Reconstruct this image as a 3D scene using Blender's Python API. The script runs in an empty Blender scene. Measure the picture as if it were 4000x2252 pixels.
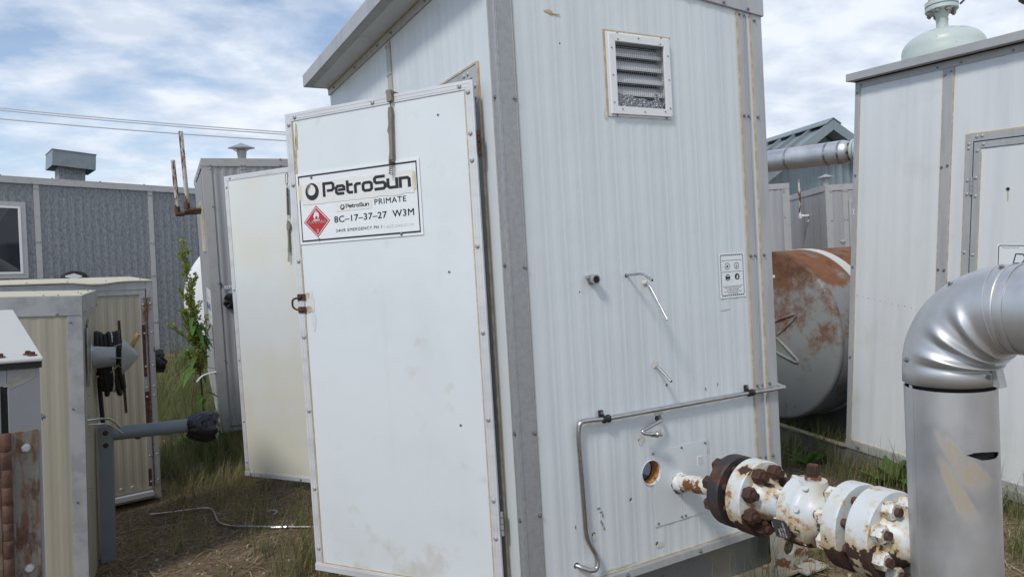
import bpy, bmesh, math, random
from math import radians as R, sin, cos, pi, sqrt, atan2
from mathutils import Vector as V, Matrix, Euler, Quaternion, noise as mnoise
random.seed(7)
scene = bpy.context.scene
COL = scene.collection

# ------------------------------------------------------------------ camera
cam_d = bpy.data.cameras.new("camera")
cam = bpy.data.objects.new("camera", cam_d); COL.objects.link(cam)
cam.location = (-1.2607, -2.3293, 1.3285)
cam.rotation_euler = (1.5336, 0.0594, -0.5001)
cam_d.sensor_width = 36.0
cam_d.lens = 36.0 * 2752.6 / 4000.0
cam_d.clip_start = 0.05; cam_d.clip_end = 2000
scene.camera = cam

# ------------------------------------------------------------------ sun, sky, exposure
SUN_DIR = V((0.58, 0.31, -0.75)).normalized()          # the way the light travels
sd = bpy.data.lights.new("sun", 'SUN'); sd.energy = 1.75; sd.angle = R(9); sd.color = (1.0, 0.955, 0.89)
so = bpy.data.objects.new("sun", sd); COL.objects.link(so)
so.rotation_euler = SUN_DIR.to_track_quat('-Z', 'Y').to_euler(); so.location = (0, 0, 20)
scene.view_settings.view_transform = 'Standard'; scene.view_settings.look = 'None'
scene.view_settings.exposure = 0.33; scene.view_settings.gamma = 1.0

world = bpy.data.worlds.new("World"); scene.world = world; world.use_nodes = True
wn = world.node_tree; wn.nodes.clear()
def wnode(t, **kw):
    n = wn.nodes.new(t)
    for k, v in kw.items(): setattr(n, k, v)
    return n
def wl(a, ai, b, bi): wn.links.new(a.outputs[ai], b.inputs[bi])
sky = wnode('ShaderNodeTexSky', sky_type='NISHITA'); sky.sun_disc = False
sky.sun_elevation = math.asin(-SUN_DIR.z); sky.sun_rotation = atan2(-SUN_DIR.x, -SUN_DIR.y)
sky.air_density = 1.0; sky.dust_density = 0.6; sky.ozone_density = 1.5
tc = wnode('ShaderNodeTexCoord'); sep = wnode('ShaderNodeSeparateXYZ'); wl(tc, 'Generated', sep, 0)
mx = wnode('ShaderNodeMath', operation='MAXIMUM'); mx.inputs[1].default_value = 0.0; wl(sep, 2, mx, 0)
add = wnode('ShaderNodeMath', operation='ADD'); add.inputs[1].default_value = 0.22; wl(mx, 0, add, 0)
dx = wnode('ShaderNodeMath', operation='DIVIDE'); wl(sep, 0, dx, 0); wl(add, 0, dx, 1)
dy = wnode('ShaderNodeMath', operation='DIVIDE'); wl(sep, 1, dy, 0); wl(add, 0, dy, 1)
cmb = wnode('ShaderNodeCombineXYZ'); wl(dx, 0, cmb, 0); wl(dy, 0, cmb, 1)
rotm = wnode('ShaderNodeMapping'); rotm.inputs['Rotation'].default_value = (0, 0, R(25)); rotm.inputs['Scale'].default_value = (1.0, 1.25, 1); rotm.inputs['Location'].default_value = (0.35, 1.1, 0)
wl(cmb, 0, rotm, 0)
n1 = wnode('ShaderNodeTexNoise'); n1.inputs['Scale'].default_value = 2.6; n1.inputs['Detail'].default_value = 10; n1.inputs['Roughness'].default_value = 0.56; n1.inputs['Distortion'].default_value = 0.15
wl(rotm, 0, n1, 'Vector')
# more cloud to the right of the yard (east), more blue to the upper left
bias = wnode('ShaderNodeVectorMath', operation='DOT_PRODUCT'); wl(tc, 'Generated', bias, 0); bias.inputs[1].default_value = (0.30, -0.05, -0.25)
nb = wnode('ShaderNodeMath', operation='ADD'); wl(n1, 0, nb, 0); wl(bias, 1, nb, 1)
cr = wnode('ShaderNodeValToRGB'); cr.color_ramp.elements[0].position = 0.27; cr.color_ramp.elements[1].position = 0.50
wl(nb, 0, cr, 0); cr.color_ramp.elements[0].color = (.16, .16, .16, 1)
n2 = wnode('ShaderNodeTexNoise'); n2.inputs['Scale'].default_value = 4.6; n2.inputs['Detail'].default_value = 7; n2.inputs['Roughness'].default_value = 0.55
wl(rotm, 0, n2, 'Vector')
cc = wnode('ShaderNodeValToRGB')
cc.color_ramp.elements[0].position = 0.38; cc.color_ramp.elements[0].color = (4.2, 4.75, 5.6, 1)
cc.color_ramp.elements[1].position = 0.62; cc.color_ramp.elements[1].color = (5.75, 6.1, 6.7, 1)
wl(n2, 0, cc, 0)
skm = wnode('ShaderNodeMix', data_type='RGBA'); 
wl(cr, 0, skm, 0); wn.links.new(sky.outputs[0], skm.inputs[6]); wn.links.new(cc.outputs[0], skm.inputs[7])
bg = wnode('ShaderNodeBackground'); bg.inputs['Strength'].default_value = 0.125
wn.links.new(skm.outputs[2], bg.inputs[0])
wo = wnode('ShaderNodeOutputWorld'); wl(bg, 0, wo, 0)

# ------------------------------------------------------------------ helpers
class MB:
    """collects shapes into one mesh"""
    def __init__(s): s.v = []; s.f = []
    def add(s, vs, fs):
        o = len(s.v); s.v += [tuple(p) for p in vs]; s.f += [tuple(i + o for i in f) for f in fs]; return s
    def box(s, x0, x1, y0, y1, z0, z1):
        vs = [(x, y, z) for z in (z0, z1) for y in (y0, y1) for x in (x0, x1)]
        return s.add(vs, [(0, 2, 3, 1), (4, 5, 7, 6), (0, 1, 5, 4), (2, 6, 7, 3), (0, 4, 6, 2), (1, 3, 7, 5)])
    def hexa(s, a, b):
        """8-corner solid: lower ring a, upper ring b (each 4 points, counter-clockwise seen from above)"""
        return s.add(list(a) + list(b), [(3, 2, 1, 0), (4, 5, 6, 7), (0, 1, 5, 4), (1, 2, 6, 5), (2, 3, 7, 6), (3, 0, 4, 7)])
    def prism(s, poly, d0, d1, axis='y'):
        """polygon in a plane extruded along an axis"""
        def P(p, d): return {'y': (p[0], d, p[1]), 'z': (p[0], p[1], d), 'x': (d, p[0], p[1])}[axis]
        n = len(poly)
        vs = [P(p, d0) for p in poly] + [P(p, d1) for p in poly]
        fs = [tuple(range(n)), tuple(range(2 * n - 1, n - 1, -1))] + [(i, i + n, (i + 1) % n + n, (i + 1) % n) for i in range(n)]
        return s.add(vs, fs)
    def lathe(s, p0, axis, prof, n=28, closed=True, spin=0.0):
        p0 = V(p0); ax = V(axis).normalized(); a = ax.orthogonal().normalized(); b = ax.cross(a)
        vs = []
        for d, r in prof:
            for i in range(n):
                t = 2 * pi * i / n + spin
                vs.append(p0 + ax * d + (a * cos(t) + b * sin(t)) * r)
        fs = []
        for k in range(len(prof) - 1):
            for i in range(n):
                j = (i + 1) % n; fs.append((k * n + i, k * n + j, (k + 1) * n + j, (k + 1) * n + i))
        if closed:
            fs.append(tuple(range(n - 1, -1, -1))); m = (len(prof) - 1) * n; fs.append(tuple(range(m, m + n)))
        return s.add(vs, fs)
    def cyl(s, p0, p1, r, n=16, r1=None):
        p0 = V(p0); p1 = V(p1); d = p1 - p0
        return s.lathe(p0, d, [(0, r), (d.length, r if r1 is None else r1)], n)
    def tube(s, pts, r, n=10):
        pts = [V(p) for p in pts]; m = len(pts)
        rr = list(r) if isinstance(r, (list, tuple)) else [r] * m
        tang = [((pts[min(i + 1, m - 1)] - pts[max(i - 1, 0)]).normalized()) for i in range(m)]
        a = tang[0].orthogonal().normalized(); vs = []; fs = []
        for i in range(m):
            if i: a = (tang[i - 1].rotation_difference(tang[i]) @ a)
            a = (a - tang[i] * a.dot(tang[i])).normalized(); b = tang[i].cross(a)
            for k in range(n):
                t = 2 * pi * k / n; vs.append(pts[i] + (a * cos(t) + b * sin(t)) * rr[i])
        for i in range(m - 1):
            for k in range(n):
                j = (k + 1) % n; fs.append((i * n + k, i * n + j, (i + 1) * n + j, (i + 1) * n + k))
        fs.append(tuple(range(n - 1, -1, -1))); fs.append(tuple(range((m - 1) * n, m * n)))
        return s.add(vs, fs)
    def xf(s, M, start=0):
        for i in range(start, len(s.v)): s.v[i] = tuple(M @ V(s.v[i]))
        return s

def fillet(pts, rad, n=6):
    """polyline with its inner corners rounded"""
    pts = [V(p) for p in pts]; out = [pts[0]]
    for i in range(1, len(pts) - 1):
        a, b, c = pts[i - 1], pts[i], pts[i + 1]
        d1 = (a - b); d2 = (c - b); r = min(rad, d1.length * .48, d2.length * .48)
        p = b + d1.normalized() * r; q = b + d2.normalized() * r
        for k in range(n + 1):
            t = k / n; out.append(p * (1 - t) ** 2 + b * 2 * t * (1 - t) + q * t * t)
    out.append(pts[-1]); return out

def mesh_of(name, mb, smooth=True, ang=32):
    me = bpy.data.meshes.new(name); me.from_pydata(mb.v, [], mb.f); me.validate(clean_customdata=False)
    bm = bmesh.new(); bm.from_mesh(me); bmesh.ops.recalc_face_normals(bm, faces=bm.faces); bm.to_mesh(me); bm.free()
    if smooth:
        me.shade_smooth(); me.set_sharp_from_angle(angle=R(ang))
    return me
def link(name, me, m, parent=None, bevel=0):
    o = bpy.data.objects.new(name, me); COL.objects.link(o)
    if m is not None and not me.materials: me.materials.append(m)
    if parent is not None: o.parent = parent
    if bevel:
        b = o.modifiers.new("bevel", 'BEVEL'); b.width = bevel; b.segments = 2; b.limit_method = 'ANGLE'; b.angle_limit = R(40)
    return o
def obj(name, mb, m, parent=None, bevel=0, smooth=True, ang=32):
    return link(name, mesh_of(name, mb, smooth, ang), m, parent, bevel)
def tag(o, label, cat, group=None, kind=None):
    o["label"] = label; o["category"] = cat
    if group: o["group"] = group
    if kind: o["kind"] = kind
    return o
def thing(name, label, cat, loc=(0, 0, 0), rot=(0, 0, 0), group=None):
    o = bpy.data.objects.new(name, None); COL.objects.link(o); o.empty_display_size = .1
    o.location = loc; o.rotation_euler = rot
    return tag(o, label, cat, group)
def put(me, name, parent, loc, normal=(0, -1, 0), spin=0.0, scale=1.0):
    """one more object on shared mesh data, its +Z along normal"""
    o = bpy.data.objects.new(name, me); COL.objects.link(o); o.parent = parent; o.location = loc
    o.rotation_mode = 'QUATERNION'
    o.rotation_quaternion = V(normal).to_track_quat('Z', 'Y') @ Quaternion((0, 0, 1), spin); o.scale = (scale,) * 3
    return o
def boolean_cut(o, cutters):
    for c in cutters:
        m = o.modifiers.new("cut", 'BOOLEAN'); m.object = c; m.operation = 'DIFFERENCE'; m.solver = 'EXACT'
    bpy.context.view_layer.update()
    dg = bpy.context.evaluated_depsgraph_get()
    me = bpy.data.meshes.new_from_object(o.evaluated_get(dg))
    o.modifiers.clear(); o.data = me
    for c in cutters: bpy.data.objects.remove(c, do_unlink=True)
    return o
def cutter(mb):
    o = bpy.data.objects.new("cutter", mesh_of("cutter", mb, False)); COL.objects.link(o); return o

# ------------------------------------------------------------------ materials
def new_mat(name):
    m = bpy.data.materials.new(name); m.use_nodes = True; nt = m.node_tree
    return m, nt, nt.nodes['Principled BSDF']
def nd(nt, t, ins=None, **kw):
    n = nt.nodes.new(t)
    for k, v in kw.items(): setattr(n, k, v)
    for k, v in (ins or {}).items():
        if isinstance(v, tuple) and len(v) == 2 and hasattr(v[0], 'outputs'): nt.links.new(v[0].outputs[v[1]], n.inputs[k])
        else: n.inputs[k].default_value = v
    return n
def coords(nt, stretch=(1, 1, 1), loc=(0, 0, 0), space='Object', rot=(0, 0, 0)):
    t = nd(nt, 'ShaderNodeTexCoord'); return nd(nt, 'ShaderNodeMapping', {0: (t, space), 'Scale': stretch, 'Location': loc, 'Rotation': rot})
def noise_mask(nt, scale, lo, hi, stretch=(1, 1, 1), detail=6, rough=.6, loc=(0, 0, 0), dist=0.0):
    c = coords(nt, stretch, loc)
    n = nd(nt, 'ShaderNodeTexNoise', {'Vector': (c, 0), 'Scale': scale, 'Detail': detail, 'Roughness': rough, 'Distortion': dist})
    return nd(nt, 'ShaderNodeMapRange', {0: (n, 0), 1: lo, 2: hi, 3: 0.0, 4: 1.0}, interpolation_type='SMOOTHSTEP')
def pmat(name, base, rough=.5, metal=0.0, layers=(), bump=None, rough_var=None, spec=.5, zbias=None):
    """layers: dict(c=colour, s=scale, lo, hi, st=stretch, a=amount, r=roughness, m=metallic)"""
    m, nt, b = new_mat(name)
    col = nd(nt, 'ShaderNodeRGB'); col.outputs[0].default_value = (*base, 1); last = (col, 0)
    rl = nd(nt, 'ShaderNodeValue'); rl.outputs[0].default_value = rough; rlast = (rl, 0)
    ml = nd(nt, 'ShaderNodeValue'); ml.outputs[0].default_value = metal; mlast = (ml, 0)
    for i, L in enumerate(layers):
        mask = noise_mask(nt, L['s'], L['lo'], L['hi'], L.get('st', (1, 1, 1)), L.get('d', 6), L.get('ro', .6), L.get('loc', (i * 3.1, i * 1.7, i * 2.3)), L.get('dist', 0))
        if 'zb' in L:                                    # rust that gathers along one side of the thing: (z0, z1, shift)
            z0, z1, sh = L['zb']
            t = nd(nt, 'ShaderNodeTexCoord'); sp = nd(nt, 'ShaderNodeSeparateXYZ', {0: (t, 'Object')})
            zr = nd(nt, 'ShaderNodeMapRange', {0: (sp, L.get('ax', 2)), 1: z0, 2: z1, 3: sh, 4: 0.0})
            src = mask.inputs[0].links[0].from_socket
            ad = nd(nt, 'ShaderNodeMath', operation='ADD'); nt.links.new(src, ad.inputs[0]); nt.links.new(zr.outputs[0], ad.inputs[1]); nt.links.new(ad.outputs[0], mask.inputs[0])
        am = nd(nt, 'ShaderNodeMath', {0: (mask, 0), 1: L.get('a', 1.0)}, operation='MULTIPLY')
        mix = nd(nt, 'ShaderNodeMix', {0: (am, 0), 6: last, 7: (*L['c'], 1)}, data_type='RGBA'); last = (mix, 2)
        if 'r' in L: rlast = (nd(nt, 'ShaderNodeMix', {0: (am, 0), 2: rlast, 3: L['r']}), 0)
        if 'm' in L: mlast = (nd(nt, 'ShaderNodeMix', {0: (am, 0), 2: mlast, 3: L['m']}), 0)
    if rough_var:
        mk = noise_mask(nt, rough_var[0], .3, .7); mm = nd(nt, 'ShaderNodeMath', {0: (mk, 0), 1: rough_var[1]}, operation='MULTIPLY')
        rlast = (nd(nt, 'ShaderNodeMath', {0: rlast, 1: (mm, 0)}, operation='ADD'), 0)
    nt.links.new(last[0].outputs[last[1]], b.inputs['Base Color']); nt.links.new(rlast[0].outputs[rlast[1]], b.inputs['Roughness']); nt.links.new(mlast[0].outputs[mlast[1]], b.inputs['Metallic'])
    b.inputs['Specular IOR Level'].default_value = spec
    if bump:
        sc, st, dist = bump[:3]; c = coords(nt, bump[3] if len(bump) > 3 else (1, 1, 1))
        n = nd(nt, 'ShaderNodeTexNoise', {'Vector': (c, 0), 'Scale': sc, 'Detail': 5})
        bp = nd(nt, 'ShaderNodeBump', {'Strength': st, 'Distance': dist, 'Height': (n, 0)}); nt.links.new(bp.outputs[0], b.inputs['Normal'])
    return m
RUST = (.16, .055, .02); RUSTD = (.055, .022, .014); TAN = (.42, .29, .13); GRIME = (.30, .27, .21)
VS = (1, 1, .08)                                             # vertical streaks
M = {}
M['white_panel'] = pmat('white_panel', (.645, .685, .695), .38, layers=[dict(c=(.50, .49, .43), s=26, lo=.60, hi=.80, st=(1, 1, .018), a=.35), dict(c=(.54, .58, .60), s=9, lo=.42, hi=.75, st=VS, a=.45), dict(c=GRIME, s=3, lo=.62, hi=.9, st=(1, 1, .35), a=.35), dict(c=(.36, .30, .2), s=38, lo=.77, hi=.80, a=.45)], bump=(2.6, .30, .02))
M['white_door'] = pmat('white_door', (.70, .745, .755), .36, layers=[dict(c=(.60, .635, .645), s=2.2, lo=.4, hi=.75, a=.5), dict(c=(.52, .50, .43), s=16, lo=.60, hi=.82, st=(1, 1, .02), a=.32), dict(c=GRIME, s=4, lo=.62, hi=.9, st=(1, 1, .3), a=.35), dict(c=(.50, .46, .36), s=7, lo=.60, hi=.80, a=.5, zb=(.03, .35, .22)), dict(c=(.3, .27, .22), s=60, lo=.79, hi=.81, a=.5)], bump=(1.7, .30, .02))
M['cream_door'] = pmat('cream_door', (.68, .71, .70), .4, layers=[dict(c=(.66, .645, .54), s=1.6, lo=.40, hi=.75, a=.9, zb=(-.1, 1.3, .26)), dict(c=(.60, .48, .28), s=7, lo=.70, hi=.84, a=.6, zb=(-.1, .6, .12)), dict(c=(.4, .37, .3), s=70, lo=.76, hi=.79, a=.5)], bump=(2.0, .10, .02))
M['right_panel'] = pmat('right_panel', (.69, .71, .705), .38, layers=[dict(c=(.56, .58, .60), s=9, lo=.42, hi=.75, st=VS, a=.5), dict(c=(.52, .47, .36), s=2.5, lo=.56, hi=.85, a=.5, zb=(0, 1.2, .12)), dict(c=(.36, .30, .2), s=42, lo=.77, hi=.79, a=.5)], bump=(3.2, .12, .02))
M['alu'] = pmat('alu_trim', (.43, .44, .44), .5, .12, layers=[dict(c=(.33, .335, .34), s=14, lo=.4, hi=.7, st=(1, 1, .15), a=.7), dict(c=(.5, .5, .5), s=45, lo=.56, hi=.72, a=.35)], bump=(60, .05, .002))
M['alu_bright'] = pmat('alu_bright', (.66, .67, .68), .42, .12, layers=[dict(c=(.48, .485, .49), s=12, lo=.42, hi=.72, st=(.2, 1, 1), a=.6)], bump=(50, .05, .002))
M['galv'] = pmat('galvanised', (.355, .365, .365), .45, .3, layers=[dict(c=(.31, .315, .33), s=42, lo=.40, hi=.64, a=.8, d=3), dict(c=(.44, .445, .45), s=80, lo=.55, hi=.68, a=.4, d=2)], rough_var=(40, .12))
M['galv_dull'] = pmat('galvanised_dull', (.38, .385, .385), .6, .1, layers=[dict(c=(.26, .265, .275), s=10, lo=.42, hi=.62, a=.7), dict(c=(.46, .44, .38), s=6, lo=.52, hi=.75, a=.5)], bump=(40, .06, .003))
M['sealant'] = pmat('sealant', (.44, .34, .20), .65, layers=[dict(c=(.58, .50, .36), s=25, lo=.4, hi=.65, a=.8)], bump=(60, .3, .003))
M['weep'] = pmat('faint_weep', (.585, .55, .45), .5, layers=[dict(c=(.63, .64, .62), s=40, lo=.35, hi=.6, a=.8)])
M['grime_film'] = pmat('grime_film', (.645, .675, .67), .42, layers=[dict(c=(.60, .60, .56), s=30, lo=.4, hi=.7, a=.8)])
M['screw'] = pmat('zinc_screw', (.30, .31, .33), .38, .8, layers=[dict(c=(.12, .12, .12), s=90, lo=.5, hi=.7, a=.6)])
M['rivet'] = pmat('rivet', (.42, .425, .43), .45, .25)
M['dark'] = pmat('dark_hole', (.012, .012, .012), .9)
M['black_plastic'] = pmat('black_plastic', (.012, .012, .014), .32, bump=(22, .5, .02))
M['rubber'] = pmat('black_rubber', (.012, .012, .013), .62, bump=(60, .3, .003))
M['stainless'] = pmat('stainless', (.50, .50, .50), .27, 1.0, layers=[dict(c=(.36, .35, .34), s=30, lo=.45, hi=.7, a=.6)], rough_var=(40, .12))
M['cladding'] = pmat('alu_cladding', (.60, .605, .605), .40, .76, layers=[dict(c=(.45, .455, .465), s=5, lo=.4, hi=.65, a=.7, st=(1, 1, .6)), dict(c=(.50, .43, .28), s=7, lo=.64, hi=.74, a=.5, r=.6), dict(c=(.20, .08, .03), s=26, lo=.735, hi=.75, a=.9, r=.8, m=.1)], rough_var=(7, .16), bump=(5, .10, .012))
M['soffit'] = pmat('soffit_panel', (.60, .625, .63), .4, layers=[dict(c=(.4, .39, .36), s=5, lo=.5, hi=.8, a=.5)])
M['black_ink'] = pmat('black_ink', (.012, .014, .018), .45)
M['grey_ink'] = pmat('grey_ink', (.60, .61, .61), .6)
M['red_ink'] = pmat('red_ink', (.46, .022, .03), .4)
M['sign_white'] = pmat('sign_white', (.76, .79, .795), .32, layers=[dict(c=(.66, .68, .68), s=6, lo=.45, hi=.8, a=.5)])
M['sticker_cream'] = pmat('sticker_cream', (.74, .735, .70), .5, layers=[dict(c=(.66, .62, .52), s=40, lo=.60, hi=.75, a=.5)], bump=(30, .3, .004))
M['tape_tan'] = pmat('tape_tan', (.66, .60, .45), .5, layers=[dict(c=(.5, .42, .25), s=30, lo=.5, hi=.7, a=.6)])
M['rust'] = pmat('rusty_steel', (.055, .025, .016), .8, layers=[dict(c=(.13, .052, .024), s=26, lo=.45, hi=.68, a=.8), dict(c=(.03, .015, .011), s=14, lo=.5, hi=.66, a=.8)], bump=(90, .3, .003))
M['dark_flange'] = pmat('dark_flange', (.028, .028, .032), .55, layers=[dict(c=(.13, .055, .028), s=9, lo=.46, hi=.62, a=.85, r=.85), dict(c=(.05, .023, .015), s=22, lo=.5, hi=.62, a=.8)], bump=(50, .5, .004))
M['rust_paint'] = pmat('rusted_white_paint', (.60, .64, .65), .40, layers=[
    dict(c=(.55, .48, .35), s=4.5, lo=.46, hi=.70, a=.65, zb=(-.15, .13, .10), st=(1.5, 1.5, .7)),
    dict(c=(.52, .36, .15), s=14, lo=.53, hi=.66, a=.75, zb=(-.15, .15, .10), loc=(3, 1, 2), d=8, ro=.7),
    dict(c=(.24, .10, .035), s=14, lo=.625, hi=.685, a=.9, r=.8, zb=(-.15, .15, .10), loc=(3, 1, 2), d=8, ro=.7),
    dict(c=(.50, .36, .17), s=5.2, lo=.590, hi=.665, a=.75, zb=(-.15, .08, .33), loc=(7, 4, 1), d=8, ro=.62),
    dict(c=(.055, .026, .020), s=5.2, lo=.662, hi=.676, a=1, r=.85, zb=(-.15, .08, .33), loc=(7, 4, 1), d=8, ro=.62)], bump=(24, .25, .004))
M['stub_paint'] = pmat('stub_paint', (.66, .68, .66), .45, layers=[dict(c=(.55, .43, .25), s=16, lo=.45, hi=.6, a=.7), dict(c=(.19, .07, .02), s=13, lo=.50, hi=.57, a=1, r=.85), dict(c=(.05, .024, .016), s=30, lo=.62, hi=.66, a=.9, r=.9)], bump=(40, .5, .004))
M['nut_paint'] = pmat('nut_paint', (.68, .68, .63), .45, layers=[dict(c=(.50, .35, .15), s=40, lo=.48, hi=.6, a=.8), dict(c=(.19, .075, .025), s=55, lo=.58, hi=.62, a=1, r=.85)], bump=(60, .4, .003))
M['beige'] = pmat('beige_panel', (.39, .36, .285), .45, layers=[dict(c=(.32, .285, .21), s=8, lo=.42, hi=.7, st=VS, a=.6), dict(c=(.46, .41, .30), s=3, lo=.5, hi=.8, a=.5)], bump=(4, .1, .01))
M['beige_roof'] = pmat('beige_roof', (.58, .52, .38), .5, layers=[dict(c=(.48, .42, .29), s=8, lo=.45, hi=.7, a=.6)], bump=(20, .1, .004))
M['white_roof'] = pmat('weathered_white_roof', (.50, .495, .465), .65, layers=[dict(c=(.50, .50, .50), s=3, lo=.45, hi=.7, a=.6, st=(.6, 3, 1)), dict(c=(.66, .55, .33), s=4, lo=.62, hi=.78, a=.6)], bump=(5, .15, .01))
M['grey_face'] = pmat('weathered_grey_sheet', (.27, .275, .29), .55, .2, layers=[dict(c=(.21, .215, .225), s=3, lo=.4, hi=.7, a=.7), dict(c=(.36, .35, .31), s=7, lo=.6, hi=.75, a=.4)])
M['old_tape'] = pmat('old_tape', (.27, .255, .22), .7, layers=[dict(c=(.18, .17, .14), s=30, lo=.45, hi=.65, st=(1, 1, 3), a=.7)])
M['rust_plate'] = pmat('rusty_plate', (.19, .18, .15), .75, .1, layers=[dict(c=(.15, .065, .03), s=22, lo=.46, hi=.60, a=.9, st=(2.2, 1, .5), d=8, ro=.7), dict(c=(.075, .03, .018), s=34, lo=.52, hi=.66, a=.85, st=(1.8, 1, .6)), dict(c=(.27, .265, .24), s=16, lo=.60, hi=.72, a=.5)], bump=(50, .5, .004))
M['rust_knuckle'] = pmat('rusty_knuckle', (.105, .055, .036), .75, .1, layers=[dict(c=(.055, .026, .022), s=40, lo=.46, hi=.62, a=.9), dict(c=(.34, .18, .08), s=30, lo=.58, hi=.7, a=.6)], bump=(60, .5, .004))
M['hinge_strip'] = pmat('hinge_strip', (.37, .37, .38), .5, .3, layers=[dict(c=(.20, .085, .03), s=4, lo=.57, hi=.66, a=.95, r=.85, st=(1, 1, .5)), dict(c=(.09, .035, .018), s=9, lo=.64, hi=.70, a=.9)])
M['grey_paint'] = pmat('grey_paint', (.20, .235, .25), .45, layers=[dict(c=(.15, .175, .19), s=6, lo=.45, hi=.7, a=.6), dict(c=(.1, .05, .03), s=60, lo=.70, hi=.73, a=.9)], bump=(40, .08, .003))
M['blue_galv'] = pmat('weathered_galvanised_wall', (.235, .245, .253), .6, .15, layers=[dict(c=(.12, .135, .155), s=34, lo=.40, hi=.62, st=(1, 1, .45), a=.8, d=4), dict(c=(.245, .27, .29), s=48, lo=.52, hi=.68, st=(1, 1, .4), a=.75, d=4), dict(c=(.30, .32, .335), s=7, lo=.62, hi=.74, st=(2.2, 1, .03), a=.55)], bump=(30, .1, .004))
M['shed_grey'] = pmat('shed_grey', (.37, .37, .375), .5, .15, layers=[dict(c=(.28, .28, .285), s=7, lo=.4, hi=.7, st=VS, a=.7), dict(c=(.45, .44, .43), s=5, lo=.55, hi=.75, st=VS, a=.5)], bump=(4, .1, .01))
M['shed_trim'] = pmat('shed_trim', (.43, .42, .41), .5, .2, layers=[dict(c=(.36, .35, .34), s=8, lo=.45, hi=.7, a=.6)])
M['blue_metal'] = pmat('blue_grey_metal', (.25, .30, .315), .5, .25, layers=[dict(c=(.19, .235, .25), s=2, lo=.4, hi=.7, st=VS, a=.7)])
M['window_white'] = pmat('window_white', (.74, .75, .75), .4)
M['tank'] = pmat('rusty_grey_tank', (.25, .26, .255), .5, layers=[dict(c=(.29, .25, .16), s=2.4, lo=.42, hi=.66, a=.6, zb=(-.4, .75, -.1)), dict(c=(.15, .066, .027), s=3.6, lo=.52, hi=.72, a=.95, r=.85, ro=.74, d=10, zb=(.62, -.25, .26)), dict(c=(.085, .034, .018), s=5, lo=.62, hi=.78, a=.9, r=.85, ro=.72, d=10, zb=(.66, .1, .22))], bump=(20, .15, .004))
M['tank_shell'] = pmat('rusty_tank_shell', (.25, .26, .27), .5, layers=[dict(c=(.20, .082, .034), s=3.0, lo=.52, hi=.66, a=1, r=.85, ro=.7, d=10, zb=(.66, .34, .45)), dict(c=(.11, .045, .022), s=9, lo=.62, hi=.72, a=.7, zb=(.66, .34, .12)), dict(c=(.19, .19, .18), s=6, lo=.5, hi=.7, a=.5)])
M['strap_white'] = pmat('strap_white', (.60, .61, .58), .5)
M['vessel'] = pmat('pale_green_vessel', (.47, .53, .50), .4, layers=[dict(c=(.40, .43, .38), s=3, lo=.45, hi=.7, a=.5), dict(c=(.44, .28, .10), s=24, lo=.66, hi=.70, a=.85, r=.8), dict(c=(.2, .08, .03), s=40, lo=.72, hi=.74, a=.9)], bump=(16, .08, .004))
M['vessel_bolt'] = pmat('vessel_bolt', (.30, .29, .23), .55, layers=[dict(c=(.15, .07, .04), s=40, lo=.5, hi=.6, a=.8)])
M['pipe_rust_white'] = pmat('flaking_vent_pipe', (.50, .49, .44), .6, layers=[dict(c=(.13, .05, .025), s=11, lo=.48, hi=.53, a=1, r=.9, st=(1.6, 1.6, .5)), dict(c=(.27, .13, .05), s=25, lo=.55, hi=.62, a=.7)], bump=(50, .4, .004))
M['strap_cloth'] = pmat('dirty_strap', (.24, .215, .17), .85, layers=[dict(c=(.15, .135, .11), s=18, lo=.45, hi=.7, a=.7)], bump=(70, .5, .004))
M['spring'] = pmat('spring_steel', (.16, .14, .12), .4, .8, layers=[dict(c=(.12, .05, .025), s=40, lo=.5, hi=.6, a=.8)])
M['skid'] = pmat('grey_skid', (.14, .145, .15), .6, layers=[dict(c=(.22, .19, .13), s=5, lo=.5, hi=.7, a=.6), dict(c=(.16, .075, .035), s=16, lo=.62, hi=.68, a=.8)])
M['skid_flange'] = pmat('rusty_skid_flange', (.36, .31, .21), .7, layers=[dict(c=(.19, .09, .04), s=14, lo=.54, hi=.62, a=.9), dict(c=(.45, .43, .36), s=6, lo=.55, hi=.7, a=.6)], bump=(40, .4, .004))
M['lug'] = pmat('rusty_lug', (.36, .36, .32), .6, layers=[dict(c=(.36, .24, .12), s=8, lo=.5, hi=.62, a=.7), dict(c=(.16, .06, .025), s=14, lo=.55, hi=.6, a=1, r=.9)], bump=(40, .4, .004))
M['foam'] = pmat('orange_foam', (.44, .20, .05), .9, layers=[dict(c=(.2, .09, .03), s=40, lo=.5, hi=.65, a=.8)], bump=(60, 1, .01))
M['foil'] = pmat('foil_insulation', (.42, .44, .46), .28, .9, bump=(75, 1, .02))
M['blue_paint'] = pmat('blue_paint', (.015, .045, .16), .5)
M['blue_ink'] = pmat('blue_ink', (.05, .14, .36), .5)
M['wood'] = pmat('old_wood', (.30, .19, .12), .85, layers=[dict(c=(.2, .13, .08), s=10, lo=.45, hi=.65, st=(.2, 1, 3), a=.8)])
M['yellow_tube'] = pmat('yellow_tube', (.48, .32, .12), .6, layers=[dict(c=(.32, .2, .08), s=20, lo=.5, hi=.65, a=.6)])
M['wire'] = pmat('power_line', (.46, .48, .51), .6)
M['ptag'] = pmat('name_plate', (.15, .15, .155), .4, .7, layers=[dict(c=(.02, .02, .025), s=34, lo=.56, hi=.6, a=.9)])
def glass_mat():
    m, nt, b = new_mat('window_glass')
    b.inputs['Base Color'].default_value = (.02, .024, .03, 1); b.inputs['Roughness'].default_value = .06; b.inputs['Specular IOR Level'].default_value = .5
    return m
M['glass'] = glass_mat()
M['film'] = pmat('dusty_film', (.075, .08, .085), .35, layers=[dict(c=(.03, .033, .038), s=3, lo=.4, hi=.65, a=.8)])  # grey for the reflections painted onto the window pane
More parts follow.
